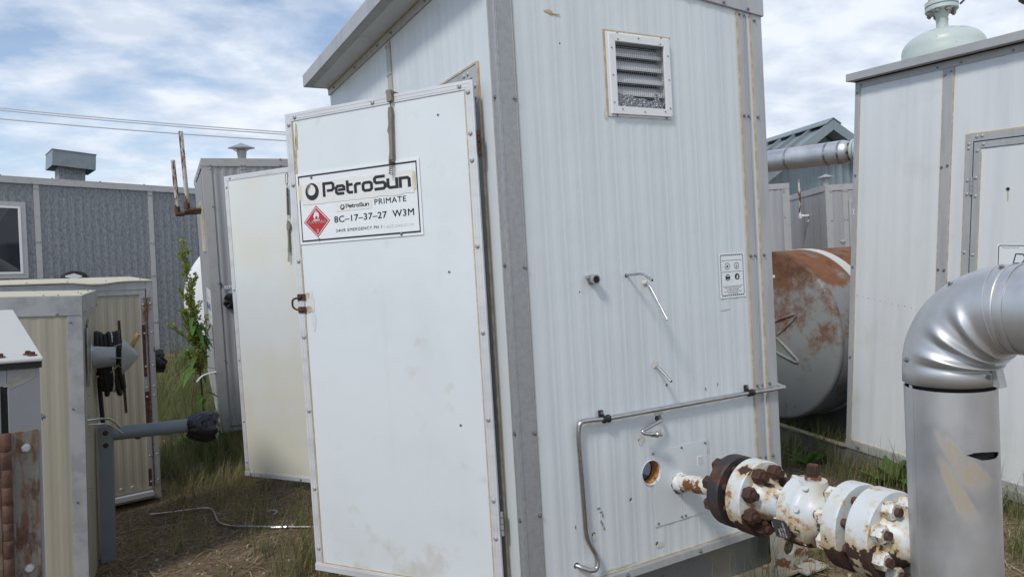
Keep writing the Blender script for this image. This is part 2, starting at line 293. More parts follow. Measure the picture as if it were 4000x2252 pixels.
def leaf_mat(name, a, b2, tr=.40):
    m, nt, b = new_mat(name)
    at = nd(nt, 'ShaderNodeAttribute', attribute_name='tint')
    ra = nd(nt, 'ShaderNodeValToRGB', {0: (at, 'Fac')}); e = ra.color_ramp.elements
    e[0].color = (*a, 1); e[1].color = (*b2, 1)
    nt.links.new(ra.outputs[0], b.inputs['Base Color']); b.inputs['Roughness'].default_value = .55; b.inputs['Specular IOR Level'].default_value = .3
    tl = nd(nt, 'ShaderNodeBsdfTranslucent', {0: (ra, 0)}); mix = nd(nt, 'ShaderNodeMixShader', {0: tr, 1: (b, 0), 2: (tl, 0)})
    nt.links.new(mix.outputs[0], nt.nodes['Material Output'].inputs[0]); return m
M['grass'] = leaf_mat('grass', (.095, .145, .04), (.40, .33, .17))
M['straw'] = leaf_mat('straw', (.14, .105, .06), (.40, .32, .19), .1)
M['dock_seed'] = leaf_mat('dock_seed', (.21, .27, .05), (.42, .46, .13), .45)
M['leaf'] = leaf_mat('leaf', (.07, .15, .03), (.14, .26, .06), .35)
M['stem'] = pmat('red_stem', (.10, .045, .03), .6)
M['stem_green'] = pmat('green_stem', (.12, .14, .04), .6)

# soil with gravel speckle and dry litter
def soil():
    m, nt, b = new_mat('soil')
    c = coords(nt); n1 = nd(nt, 'ShaderNodeTexNoise', {'Vector': (c, 0), 'Scale': 1.1, 'Detail': 8, 'Roughness': .65})
    r1 = nd(nt, 'ShaderNodeValToRGB', {0: (n1, 0)}); e = r1.color_ramp.elements
    e[0].position = .34; e[0].color = (.13, .095, .062, 1); e[1].position = .66; e[1].color = (.27, .20, .13, 1)
    n2 = nd(nt, 'ShaderNodeTexNoise', {'Vector': (c, 0), 'Scale': 38, 'Detail': 6, 'Roughness': .7})
    r2 = nd(nt, 'ShaderNodeMapRange', {0: (n2, 0), 1: .35, 2: .7, 3: .45, 4: 1.6})
    mul = nd(nt, 'ShaderNodeVectorMath', {0: (r1, 0), 1: (r2, 0)}, operation='MULTIPLY')
    v = nd(nt, 'ShaderNodeTexVoronoi', {'Vector': (c, 0), 'Scale': 62, 'Randomness': 1.0})
    vm = nd(nt, 'ShaderNodeMapRange', {0: (v, 'Distance'), 1: .16, 2: .22, 3: 1.0, 4: 0.0})
    sel = nd(nt, 'ShaderNodeSeparateColor', {0: (v, 'Color')}); sm = nd(nt, 'ShaderNodeMath', {0: (sel, 0), 1: .80}, operation='GREATER_THAN')
    pm = nd(nt, 'ShaderNodeMath', {0: (vm, 0), 1: (sm, 0)}, operation='MULTIPLY')
    pc = nd(nt, 'ShaderNodeValToRGB', {0: (sel, 1)}); e = pc.color_ramp.elements; e[0].color = (.10, .075, .05, 1); e[1].color = (.30, .25, .19, 1)
    mix = nd(nt, 'ShaderNodeMix', {0: (pm, 0), 6: (mul, 0), 7: (pc, 0)}, data_type='RGBA')
    nt.links.new(mix.outputs[2], b.inputs['Base Color']); b.inputs['Roughness'].default_value = .95; b.inputs['Specular IOR Level'].default_value = .15
    hs = nd(nt, 'ShaderNodeMath', {0: (n2, 0), 1: (pm, 0)}, operation='ADD')
    bp = nd(nt, 'ShaderNodeBump', {'Strength': .9, 'Distance': .02, 'Height': (hs, 0)}); nt.links.new(bp.outputs[0], b.inputs['Normal'])
    return m
M['soil'] = soil()

# cladding of the riser also has one smeared coat of dry mastic, a mark with its own shape
def smeared_cladding():
    m = M['cladding'].copy(); m.name = 'alu_cladding_smeared'; nt = m.node_tree; b = nt.nodes['Principled BSDF']
    t = nd(nt, 'ShaderNodeTexCoord')
    mp = nd(nt, 'ShaderNodeMapping', {0: (t, 'Object'), 'Location': (0, 0, 0)})
    sp = nd(nt, 'ShaderNodeSeparateXYZ', {0: (mp, 0)})
    # along the skin: angle about the pipe axis -> arc length
    an = nd(nt, 'ShaderNodeMath', {0: (sp, 1), 1: (sp, 0)}, operation='ARCTAN2')
    def seg(a0, z0, a1, z1, w0, w1):
        # distance to a slanted streak between two points in (angle*r, z)
        r = .115; ux = nd(nt, 'ShaderNodeMath', {0: (an, 0), 1: r}, operation='MULTIPLY')
        t_ = nd(nt, 'ShaderNodeMapRange', {0: (sp, 2), 1: z0, 2: z1, 3: 0.0, 4: 1.0})
        cx = nd(nt, 'ShaderNodeMapRange', {0: (t_, 0), 1: 0, 2: 1, 3: a0 * r, 4: a1 * r}); w = nd(nt, 'ShaderNodeMapRange', {0: (t_, 0), 1: 0, 2: 1, 3: w0, 4: w1})
        d = nd(nt, 'ShaderNodeMath', {0: (ux, 0), 1: (cx, 0)}, operation='SUBTRACT'); ab = nd(nt, 'ShaderNodeMath', {0: (d, 0)}, operation='ABSOLUTE')
        q = nd(nt, 'ShaderNodeMath', {0: (ab, 0), 1: (w, 0)}, operation='DIVIDE')
        ins = nd(nt, 'ShaderNodeMapRange', {0: (q, 0), 1: .6, 2: 1.1, 3: 1.0, 4: 0.0})
        lo = nd(nt, 'ShaderNodeMapRange', {0: (sp, 2), 1: min(z0, z1) - .02, 2: min(z0, z1) + .03, 3: 0.0, 4: 1.0}); hi = nd(nt, 'ShaderNodeMapRange', {0: (sp, 2), 1: max(z0, z1) - .03, 2: max(z0, z1) + .01, 3: 1.0, 4: 0.0})
        a = nd(nt, 'ShaderNodeMath', {0: (ins, 0), 1: (lo, 0)}, operation='MULTIPLY'); return nd(nt, 'ShaderNodeMath', {0: (a, 0), 1: (hi, 0)}, operation='MULTIPLY')
    s1 = seg(-2.92, .80, -1.94, .640, .012, .054); s2 = seg(-2.88, .725, -2.28, .560, .012, .030)
    mxx = nd(nt, 'ShaderNodeMath', {0: (s1, 0), 1: (s2, 0)}, operation='MAXIMUM')
    nk = noise_mask(nt, 34, .30, .56, (1, 1, .35)); mk0 = nd(nt, 'ShaderNodeMath', {0: (mxx, 0), 1: (nk, 0)}, operation='MULTIPLY'); mk = nd(nt, 'ShaderNodeMath', {0: (mk0, 0), 1: .72}, operation='MULTIPLY')
    bc = b.inputs['Base Color'].links[0].from_socket; mix = nd(nt, 'ShaderNodeMix', {0: (mk, 0), 7: (.40, .32, .20, 1)}, data_type='RGBA'); nt.links.new(bc, mix.inputs[6]); nt.links.new(mix.outputs[2], b.inputs['Base Color'])
    for k, val in (('Metallic', .1), ('Roughness', .75)):
        src = b.inputs[k].links[0].from_socket; q = nd(nt, 'ShaderNodeMix', {0: (mk, 0), 3: val}); nt.links.new(src, q.inputs[2]); nt.links.new(q.outputs[0], b.inputs[k])
    return m
M['cladding_smear'] = smeared_cladding()

# ------------------------------------------------------------------ shared small meshes (+Z points away from the sheet)
def screw_mesh():
    mb = MB().lathe((0, 0, 0), (0, 0, 1), [(0, .0085), (.0018, .0085), (.0022, .0055)], 14)
    mb.lathe((0, 0, .0018), (0, 0, 1), [(0, .0052), (.0055, .0052), (.0062, .0042)], 6); me = mesh_of('screw', mb); me.materials.append(M['screw']); return me
def rivet_mesh():
    mb = MB().lathe((0, 0, 0), (0, 0, 1), [(0, .0095), (.002, .009), (.0045, .006), (.005, .0028), (.0036, .0020)], 14); me = mesh_of('rivet', mb, ang=50); me.materials.append(M['rivet']); return me
SCREW = screw_mesh(); RIVET = rivet_mesh()

def rib_profile(u0, u1, pitch=.085, depth=.0022, ph=0.0, pat=(0, .22, .45, .62, .85, 1.0), hts=(0, 0, 1, 1, 0, 0)):
    pts = []; k = math.floor((u0 - ph) / pitch) - 1
    while ph + k * pitch < u1 + pitch:
        for a, h in zip(pat[:-1], hts[:-1]):
            u = ph + (k + a) * pitch
            if u0 < u < u1: pts.append((u, h * depth))
        k += 1
    def at(u):
        q = ((u - ph) / pitch) % 1.0
        for i in range(len(pat) - 1):
            if pat[i] <= q <= pat[i + 1]: return depth * (hts[i] + (hts[i + 1] - hts[i]) * (q - pat[i]) / (pat[i + 1] - pat[i]))
        return 0
    return [(u0, at(u0))] + pts + [(u1, at(u1))]
def rib_sheet(mb, u0, u1, z0, z1, thick=.05, y=0.0, top=None, **kw):
    """ribbed sheet in the local x-z plane, outer face looking to -y; top(u) may slope"""
    pr = rib_profile(u0, u1, **kw); n = len(pr)
    tp = top or (lambda u: z1)
    vs = []
    for (u, h) in pr: vs += [(u, y - h, z0), (u, y - h, tp(u)), (u, y + thick, z0), (u, y + thick, tp(u))]
    fs = []
    for i in range(n - 1):
        a = 4 * i; b = a + 4
        fs += [(a, b, b + 1, a + 1), (a + 2, a + 3, b + 3, b + 2), (a, a + 2, b + 2, b), (a + 1, b + 1, b + 3, a + 3)]
    fs += [(0, 1, 3, 2), (4 * n - 4, 4 * n - 2, 4 * n - 1, 4 * n - 3)]
    return mb.add(vs, fs)

def text_mesh(body, width, height=None, depth=.0006, bold=0.0, font_spacing=1.0):
    """the words as a thin mesh in the x-y plane, left-bottom at the origin, scaled to width x height"""
    cu = bpy.data.curves.new('t', 'FONT'); cu.body = body; cu.extrude = .01; cu.space_character = font_spacing; cu.resolution_u = 3
    o = bpy.data.objects.new('t', cu); COL.objects.link(o); bpy.context.view_layer.update()
    me = bpy.data.meshes.new_from_object(o.evaluated_get(bpy.context.evaluated_depsgraph_get())); bpy.data.objects.remove(o, do_unlink=True)
    xs = [v.co.x for v in me.vertices]; ys = [v.co.y for v in me.vertices]; zs = [v.co.z for v in me.vertices]
    sx = width / (max(xs) - min(xs)); sy = (height / (max(ys) - min(ys))) if height else sx; x0 = min(xs); y0 = min(ys); z0 = min(zs); sz = depth / (max(zs) - z0)
    vs = [((v.co.x - x0) * sx, (v.co.y - y0) * sy, (v.co.z - z0) * sz) for v in me.vertices]; fs = [tuple(p.vertices) for p in me.polygons]
    bpy.data.meshes.remove(me); mb = MB().add(vs, fs)
    if bold:
        e = bold * 1.4 * (max(ys) - min(ys)) * sy
        for dx_, dy_ in ((e, 0), (0, e), (e, e)): mb.add([(v[0] + dx_, v[1] + dy_, v[2] + .00002) for v in vs], fs)
    return mb
def wallmat(o, u, n, up=(0, 0, 1)):
    """matrix taking x-y-z of flat lettering to right-up-out on a surface"""
    m = Matrix.Identity(4); u = V(u).normalized(); n = V(n).normalized(); w = n.cross(u)
    for i in range(3): m[i][0] = u[i]; m[i][1] = w[i]; m[i][2] = n[i]; m[i][3] = o[i]
    return m

def stroke(mb, pts, w, d0, d1, closed=False):
    """flat thick line with mitred corners, in x-y, between depths d0 and d1"""
    P = [V((p[0], p[1])) for p in pts]; n = len(P); L = []; Rr = []
    for i in range(n):
        if closed: a = (P[i] - P[i - 1]).normalized(); b = (P[(i + 1) % n] - P[i]).normalized()
        else: a = (P[i] - P[max(i - 1, 0)]); b = (P[min(i + 1, n - 1)] - P[i]); a = (a if a.length else b).normalized(); b = (b if b.length else a).normalized()
        t = (a + b).normalized(); nn = V((-t.y, t.x)); k = min(1.6, 1 / max(.3, nn.dot(V((-a.y, a.x)))))
        L.append(P[i] + nn * w / 2 * k); Rr.append(P[i] - nn * w / 2 * k)
    for i in range(n if closed else n - 1):
        j = (i + 1) % n; q = [Rr[i], Rr[j], L[j], L[i]]
        mb.hexa([(p.x, p.y, d0) for p in q], [(p.x, p.y, d1) for p in q])
    return mb
GL = {'P': (.86, [[(.1, 0), (.1, .90), (.66, .90), (.76, .80), (.76, .50), (.66, .40), (.30, .40)]]),
      'e': (.76, [[(.64, .10), (.20, .10), (.10, .20), (.10, .52), (.20, .62), (.54, .62), (.64, .52), (.64, .36), (.22, .36)]]),
      't': (.55, [[(.12, .92), (.12, .20), (.22, .10), (.48, .10)], [(.21, .62), (.48, .62)]]),
      'r': (.52, [[(.10, 0), (.10, .52), (.20, .62), (.48, .62)]]),
      'o': (.78, [[(.20, .10), (.56, .10), (.66, .20), (.66, .52), (.56, .62), (.20, .62), (.10, .52), (.10, .20), 'c']]),
      'S': (.86, [[(.78, .90), (.20, .90), (.10, .80), (.10, .62), (.20, .51), (.66, .51), (.76, .41), (.76, .20), (.66, .10), (.06, .10)]]),
      'u': (.78, [[(.10, .71), (.10, .20), (.20, .10), (.57, .10)], [(.66, .71), (.66, 0)]]),
      'n': (.78, [[(.10, 0), (.10, .62), (.56, .62), (.66, .52), (.66, 0)]])}
def techno(body, width, height, d, w=.19):
    mb = MB(); x = 0
    for ch in body:
        adv, ps = GL[ch]
        for p in ps:
            cl = p[-1] == 'c'; q = [(x + a[0], a[1]) for a in (p[:-1] if cl else p)]; stroke(mb, q, w, 0, d, cl)
        x += adv
    tot = x - .12; s = width / tot
    return mb.xf(Matrix.Diagonal((s, height, 1, 1)))
def swirl(r, d):
    mb = MB(); n = 40; out = []; inn = []
    for i in range(n + 1):                                    # heavy crescent, open at the upper left
        t = R(-215 + 330 * i / n); k = i / n; th = .60 * sin(pi * min(1, k * 1.02)) ** .8 + .015
        out.append((cos(t), sin(t))); inn.append(((1 - th) * cos(t) + .05 * sin(pi * k), (1 - th) * sin(t)))
    for i in range(n):
        q = [out[i], out[i + 1], inn[i + 1], inn[i]]
        mb.hexa([(p[0] * r, p[1] * r, 0) for p in q], [(p[0] * r, p[1] * r, d) for p in q])
    for j, (rr, a0, a1, w) in enumerate([(.86, 100, 172, .07), (.74, 105, 185, .06), (.62, 112, 195, .05), (.97, 118, 165, .05)]):
        pts = [(rr * r * cos(R(a0 + (a1 - a0) * i / 8)), rr * r * sin(R(a0 + (a1 - a0) * i / 8)) + .02 * r) for i in range(9)]; stroke(mb, pts, w * r, 0, d)
    return mb
FLAME = [(-.30, 0), (-.44, .20), (-.42, .46), (-.32, .34), (-.30, .62), (-.16, .80), (-.14, .58), (.0, .98), (.10, .72), (.09, .56), (.22, .80), (.26, .56), (.36, .66), (.40, .36), (.46, .44), (.42, .18), (.30, 0), (.16, .02), (.2, .2), (.08, .34), (.02, .2), (-.08, .30), (-.16, .16), (-.12, 0)]

# ================================================================== GROUND
def gz(x, y):
    z = -.225 + .27 * (1 - math.exp(-max(0, y - 2.4) / 5.0))
    if x > 2.0: z += .02 * min(1.5, x - 2.0)
    z += .022 * mnoise.noise(V((x * 1.3, y * 1.3, 0))) + .010 * mnoise.noise(V((x * 4.1, y * 4.1, 3)))
    return z
def ground():
    xs = [-60, -40, -25, -16, -10, -7] + [-5 + i * .1 for i in range(121)] + [8, 10, 13, 18, 28, 45, 80]
    ys = [-50, -30, -15, -8, -5] + [-3.4 + i * .1 for i in range(115)] + [9, 10, 12, 14, 18, 25, 40, 70, 120]
    vs = [(x, y, gz(x, y)) for y in ys for x in xs]; n = len(xs)
    fs = [(j * n + i, j * n + i + 1, (j + 1) * n + i + 1, (j + 1) * n + i) for j in range(len(ys) - 1) for i in range(n - 1)]
    o = obj('ground', MB().add(vs, fs), M['soil'], smooth=True, ang=180); tag(o, 'brown gravelly soil of the yard under everything', 'ground', kind='structure')
ground()
exec_parts = []
# ================================================================== MAIN WHITE SHELTER (world axes: x along the louvre wall, y back along the door wall)
W, D, H0, SL = 1.397, 2.35, 2.513, 0.0837
top = lambda x: H0 - SL * x
main = thing('equipment_shelter', 'tall white ribbed shelter with louvre vent, its two doors standing open', 'shelter', (0, 0, 0))
DW = Matrix(((0, 1, 0, 0), (-1, 0, 0, 0), (0, 0, 1, 0), (0, 0, 0, 1)))      # wall drawn in x-z facing -y -> facing -x, u = -y

fw = obj('vent_wall', rib_sheet(MB(), .004, W - .004, .004, 1, top=lambda u: top(u) + .03, pitch=.088, depth=.0017, ph=.011, pat=(0, .16, .36, .50, .72, .84, 1.0), hts=(0, 0, .8, 1, .2, .55, 0)), M['white_panel'], main, smooth=False)
cuts = [cutter(MB().box(.540, .806, -.1, .2, 1.932, 2.207))]
def drill(x, z, r, n=18): cuts.append(cutter(MB().cyl((x, -.1, z), (x, .2, z), r, n)))
for x, z, r in [(.621, .409, .051), (.769, .330, .046), (.570, .555, .009), (.507, .316, .009), (.312, .217, .0095), (.634, .100, .0095), (.672, .634, .017), (.546, 1.245, .0085), (.673, .852, .009), (.730, .765, .007), (.222, .113, .013), (.282, 2.168, .004), (.309, 1.194, .004), (.238, 2.29, .005)]: drill(x, z, r)
boolean_cut(fw, cuts)
b = rib_sheet(MB(), -.158, -.046, .033, 2.52, pitch=.5, depth=0)                                   # plain strip by the corner
rib_sheet(b, -2.30, -.158, 2.110, 2.545, pitch=.075, depth=.0011)
rib_sheet(b, -2.345, -2.3005, .033, 2.545, pitch=.5, depth=0)
obj('door_wall', b.xf(DW), M['white_panel'], main, smooth=False)
li = obj('inner_lining', MB().box(.052, W - .052, .0535, .058, .005, 2.38), M['dark'], main, smooth=False)  # dark sheet added behind the wall so holes and louvre stay black
boolean_cut(li, [cutter(MB().cyl((.621, .0, .409), (.621, .2, .409), .046, 20)), cutter(MB().cyl((.769, .0, .330), (.769, .2, .330), .045, 20))])
obj('back_wall', MB().box(.051, W - .051, D - .05, D, .004, 2.44), M['white_panel'], main)
obj('end_wall', MB().box(W - .05, W - .001, .051, D - .001, .004, 2.39), M['white_panel'], main)
obj('floor', MB().box(.05, W - .052, .052, D - .052, -.01, .03), M['skid'], main)
# roof slab, overhanging the doors
def rz(x, up): return 2.542 + up - SL * x
XO = -.165
obj('roof', MB().prism([(XO + .004, rz(XO, .006)), (W + .01, rz(W, .0)), (W + .01, rz(W, .062)), (XO + .004, rz(XO, .062))], .001, D + .004), M['alu'], main)
obj('soffit', MB().prism([(XO + .012, rz(XO, -.003)), (-.001, rz(0, -.003)), (-.001, rz(0, .0055)), (XO + .012, rz(XO, .0055))], .004, D - .004), M['soffit'], main)

obj('fascia', MB().box(XO - .004, XO + .003, -.012, D + .008, rz(XO, -.012), rz(XO, .064)).box(XO + .0035, .0, D + .0045, D + .008, rz(XO, -.012), rz(XO, .06)).box(XO + .0035, XO + .05, .004, D + .004, rz(XO, -.0115), rz(XO, -.0035)), M['alu'], main, bevel=.002)
obj('gable_trim', MB().prism([(-.004, top(0)), (W + .014, top(W) - .001), (W + .014, top(W) + .09), (-.004, top(0) + .09)], -.013, .0).box(W + .002, W + .014, .0005, .08, top(W) - .001, top(W) + .088), M['alu'], main, bevel=.002)
obj('wall_head_trim', MB().box(-.012, .0, .055, D, 2.498, 2.535), M['alu'], main, bevel=.001)
obj('sealant', MB().box(-.016, -.0005, .05, D, 2.5355, 2.5385), M['sealant'], main)
# corner and seam trims on the louvre wall
def vtrim(name, x0, x1, z0=.034, proud=.005, m='alu'):
    zt = top((x0 + x1) / 2) + .004
    return obj(name, MB().box(x0, x1, -proud, .001, z0, zt), M[m], main, bevel=.0015)
ct = MB().box(-.004, .0728, -.005, .0005, .034, 2.53).box(-.004, .0005, .0006, .045, .034, 2.53)
ct.box(.0675, .0728, -.0068, -.0051, .034, 2.52).box(.0015, .0045, -.0068, -.0051, .034, 2.52).box(-.0058, -.0041, .0015, .0045, .034, 2.52).box(-.0058, -.0041, .040, .045, .034, 2.52)
obj('corner_trim', ct, M['galv'], main, bevel=.001)
vtrim('seam_trim', 1.252, 1.302); obj('seam_bead', MB().box(1.288, 1.292, -.0075, -.0051, .036, 2.40).box(1.298, 1.302, -.0075, -.0051, .036, 2.40), M['alu'], main)
et = MB().box(1.335, W + .004, -.005, .001, .034, 2.40).box(W + .0002, W + .004, .0012, .07, .034, 2.40)
et.box(1.335, 1.338, -.0068, -.0051, .036, 2.39); obj('end_trim', et, M['alu'], main, bevel=.001)
for x0, x1, zt in ((1.2435, 1.2515, 2.40), (1.3265, 1.3345, 2.395)):
    obj('sealant', MB().box(x0, x1, -.0055, -.0005, .036, zt), M['sealant'], main)
obj('sealant', MB().box(.0733, .0765, -.0035, -.0005, .036, 2.5), M['sealant'], main)
obj('sealant', MB().box(-.0035, -.0005, .0455, .0525, .036, 2.5), M['sealant'], main)
obj('base_trim', MB().box(-.006, W + .006, -.014, -.0005, .0, .0335).box(-.004, W + .004, -.010, -.001, .034, .037), M['alu'], main, bevel=.002)
obj('sealant', MB().box(.074, W - .06, -.0065, -.003, .0375, .0425), M['sealant'], main)
obj('threshold', MB().box(-.016, -.0005, -.0005, D, .0, .031), M['alu'], main, bevel=.002)
# door frame on the door wall (outward is -x), two leaves wide
fr = MB().box(-.008, -.0005, .1585, .203, .033, 2.11).box(-.008, -.0005, 2.26, 2.30, .033, 2.11).box(-.008, -.0005, .2035, 2.2595, 2.067, 2.11)
fr.box(-.0005, .05, .196, .203, .033, 2.06).box(-.0005, .05, 2.26, 2.267, .033, 2.06).box(-.0005, .05, .2035, 2.2595, 2.06, 2.066)
obj('door_frame', fr, M['alu'], main, bevel=.001)
obj('sealant', MB().box(-.010, -.0005, .149, .158, .036, 2.118).box(-.010, -.0005, .1585, 2.30, 2.1105, 2.119), M['sealant'], main)
obj('seam_post', MB().box(-.006, -.001, 1.140, 1.195, 2.1195, 2.497), M['alu'], main, bevel=.001)
obj('sealant', MB().box(-.006, -.001, 1.131, 1.139, 2.1195, 2.497), M['sealant'], main)
for x, z in [(.063, 1.942), (.063, 1.308), (.063, .672), (.065, .353), (1.262, 2.391), (1.291, 2.388), (1.355, 2.372), (1.262, 1.933), (1.289, 1.932), (1.350, 1.93), (1.262, 1.292), (1.291, 1.292), (1.350, 1.292), (1.265, .690), (1.296, .690), (1.347, .690), (1.262, .352), (1.296, .350), (1.346, .350)]:
    put(SCREW, 'screw', main, (x, -.0055, z), spin=random.random() * 2)
for y, z in [(.026, 1.95), (.026, 1.318), (.026, .676), (.026, .34)]: put(SCREW, 'screw', main, (-.0045, y, z), (-1, 0, 0))
for x in (.30, .62, .93, 1.16, 1.31): put(SCREW, 'screw', main, (x, -.0135, top(x) + .013))
for x in (.22, .46, .86, 1.2): put(SCREW, 'screw', main, (x, -.0145, .016))
for y in (.22, .62, 1.08, 1.30, 1.72, 2.2): put(SCREW, 'screw', main, (-.0125, y, 2.514), (-1, 0, 0))
for y in (.18,): 
    for z in (2.03, 1.985, 1.84, 1.76, 1.40, 1.02, .69, .39, .30): put(RIVET, 'rivet', main, (-.0085, y, z), (-1, 0, 0))
for y in (.24, .275): put(RIVET, 'rivet', main, (-.0085, y, 2.09), (-1, 0, 0))
for y in (1.15, 1.185):
    for z in (2.47, 2.33): put(RIVET, 'rivet', main, (-.0065, y, z), (-1, 0, 0))
# louvre vent: picture-frame flange, blades, mouse mesh, foil behind the lowest blades
lv = MB()
def ring(x0, x1, z0, z1, wd, y0, y1, mb):
    o = [(x0, z0), (x1, z0), (x1, z1), (x0, z1)]; i = [(x0 + wd, z0 + wd), (x1 - wd, z0 + wd), (x1 - wd, z1 - wd), (x0 + wd, z1 - wd)]
    for k in range(4):
        j = (k + 1) % 4; q = [o[k], o[j], i[j], i[k]]; mb.prism(q, y0, y1)
ring(.4987, .835, 1.896, 2.238, .018, -.006, -.0035, lv); ring(.508, .826, 1.905, 2.229, .031, -.017, -.0062, lv)
vf = obj('louvre_vent', lv, M['window_white'], main, bevel=.002)
sl = MB()
for k in range(5):
    z = 1.945 + k * .053
    sl.hexa([(.5405, .012, z), (.805, .012, z), (.805, .016, z - .004), (.5405, .016, z - .004)], [(.5405, .040, z + .034), (.805, .040, z + .034), (.805, .044, z + .030), (.5405, .044, z + .030)])
    sl.box(.5405, .805, .008, .0118, z - .010, z + .002)
obj('louvre_blades', sl, M['window_white'], vf)
mesh = MB()
for k in range(25): mesh.box(.541 + k * .0108, .5419 + k * .0108, .0005, .0014, 1.934, 2.206)
for k in range(26): mesh.box(.5405, .8055, .0015, .0022, 1.936 + k * .0107, 1.9369 + k * .0107)
obj('wire_mesh', mesh, M['screw'], vf, smooth=False)
fo = MB(); n = 26; vs = []
for i in range(n + 1):
    x = .5415 + .262 * i / n; zt = 1.996 - .035 * i / n + .008 * mnoise.noise(V((x * 30, 1, 0))) + (.05 * max(0, 1 - abs(i - 21.5) / 1.8))
    for j in range(7):
        z = 1.934 + (zt - 1.934) * j / 6; vs.append((x, .0045 + .003 * mnoise.noise(V((x * 60, z * 60, 2))), z))
fo.add(vs, [(i * 7 + j, (i + 1) * 7 + j, (i + 1) * 7 + j + 1, i * 7 + j + 1) for i in range(n) for j in range(6)])
o = obj('foil_insulation', fo, M['foil'], vf); sm = o.modifiers.new('thick', 'SOLIDIFY'); sm.thickness = .002
for x, z in [(.553, 2.206), (.660, 2.219), (.775, 2.206), (.520, 2.17), (.520, 2.06), (.520, 1.95), (.814, 2.16), (.814, 2.06), (.814, 1.94), (.56, 1.925), (.675, 1.918), (.785, 1.925)]:
    put(SCREW, 'screw', vf, (x, -.0175, z), scale=.42)
for x, z in [(.56, 2.233), (.79, 2.233), (.54, 1.901), (.80, 1.901)]: put(SCREW, 'screw', vf, (x, -.0065, z), scale=.6)
obj('sealant', MB().box(.489, .4982, -.004, -.0015, 1.893, 2.245).box(.4985, .842, -.004, -.0015, 2.2385, 2.245), M['sealant'], main)
# patch plates over the old opening
pt = MB().box(.626, .7795, -.0042, -.0025, .174, .338).box(.626, .7795, -.0042, -.0025, .338, .494).box(.7815, .939, -.0042, -.0025, .175, .493)
pp = obj('patch_plate', MB().prism([(.626, .174), (.780, .174), (.780, .276), (.746, .292), (.722, .330), (.733, .366), (.769, .379), (.805, .366), (.815, .335), (.800, .296), (.7815, .281), (.7815, .1755), (.939, .176), (.937, .494), (.626, .494), (.626, .462), (.660, .446), (.674, .409), (.660, .372), (.626, .356)], -.0042, -.0027), M['white_panel'], main, smooth=False)
for x, z in [(.633, .487), (.79, .486), (.926, .483), (.634, .385), (.642, .187), (.772, .187), (.795, .187), (.93, .187)]: put(SCREW, 'screw', pp, (x, -.0045, z), scale=.62)
fm = MB().lathe((.621, .009, .409), (0, 1, 0), [(0, .0545), (0, .0485), (.012, .044), (.03, .046), (.0415, .047), (.0415, .0545)], 24, closed=False)
obj('foam_lining', fm, M['foam'], main)
obj('hole_rim', MB().lathe((.621, -.005, .409), (0, 1, 0), [(0, .0535), (0, .0515), (.004, .0515), (.004, .0535)], 28, closed=False), M['window_white'], main)
# rust weeps and old caulk left on the louvre wall: thin irregular films
def blot(name, x, z, rx, rzz, m, parent, y=-.0034, seed=0, n=18, normal='y'):
    pts = []
    for i in range(n):
        t = 2 * pi * i / n; k = 1 + .55 * mnoise.noise(V((cos(t) * 1.7, sin(t) * 1.7, seed * 7.7))); pts.append((x + rx * k * cos(t), z + rzz * k * sin(t)))
    return obj(name, MB().prism(pts, y, y + .0008), M[m], parent, smooth=False)
for i, (x, z, a, b2) in enumerate([(.238, 2.286, .022, .006), (.262, 2.278, .03, .003), (.575, .556, .014, .022), (.672, .655, .022, .010), (.676, .600, .006, .03), (.64, 1.212, .012, .017), (.668, .862, .016, .018), (.312, .204, .01, .018), (.648, .094, .018, .012), (.487, 1.91, .008, .03), (.945, .47, .007, .03), (.70, .492, .03, .004), (.43, .055, .09, .005), (1.09, 1.06, .03, .003)]):
    blot('rust_weep', x, z, a, b2, 'sealant' if i < 2 else 'weep', main, seed=i)
for i, (x, z) in enumerate([(.342, .318), (.352, .30), (.36, .285), (.35, .262), (.356, .25), (.363, .232), (.226, .268), (.948, .72), (1.02, .73)]):
    blot('scuff_mark', x, z, .009 if i < 2 else .003, .003 if i < 2 else .007, 'grey_paint', main, seed=30 + i)
# skid under the shelter
obj('skid', MB().box(.05, 1.36, .06, .09, -.205, -.001).box(.05, .09, .0905, D - .02, -.205, -.001).box(1.30, 1.34, .0905, D - .02, -.205, -.001).box(.05, 1.36, D - .019, D, -.205, -.001), M['skid'], main)
obj('skid_flange', MB().box(.0, 1.40, -.075, .0595, -.205, -.192), M['skid_flange'], main, bevel=.002)
lug = obj('lifting_lug', MB().prism([(1.29, -.19), (1.527, -.19), (1.527, -.045), (1.40, -.001), (1.29, -.001)], -.03, -.016), M['lug'], main)
boolean_cut(lug, [cutter(MB().cyl((1.405, -.1, -.095), (1.405, .1, -.095), .040, 26))])
obj('lug_foot', MB().box(1.405, 1.56, -.12, -.012, -.2035, -.1915), M['lug'], main, bevel=.002)

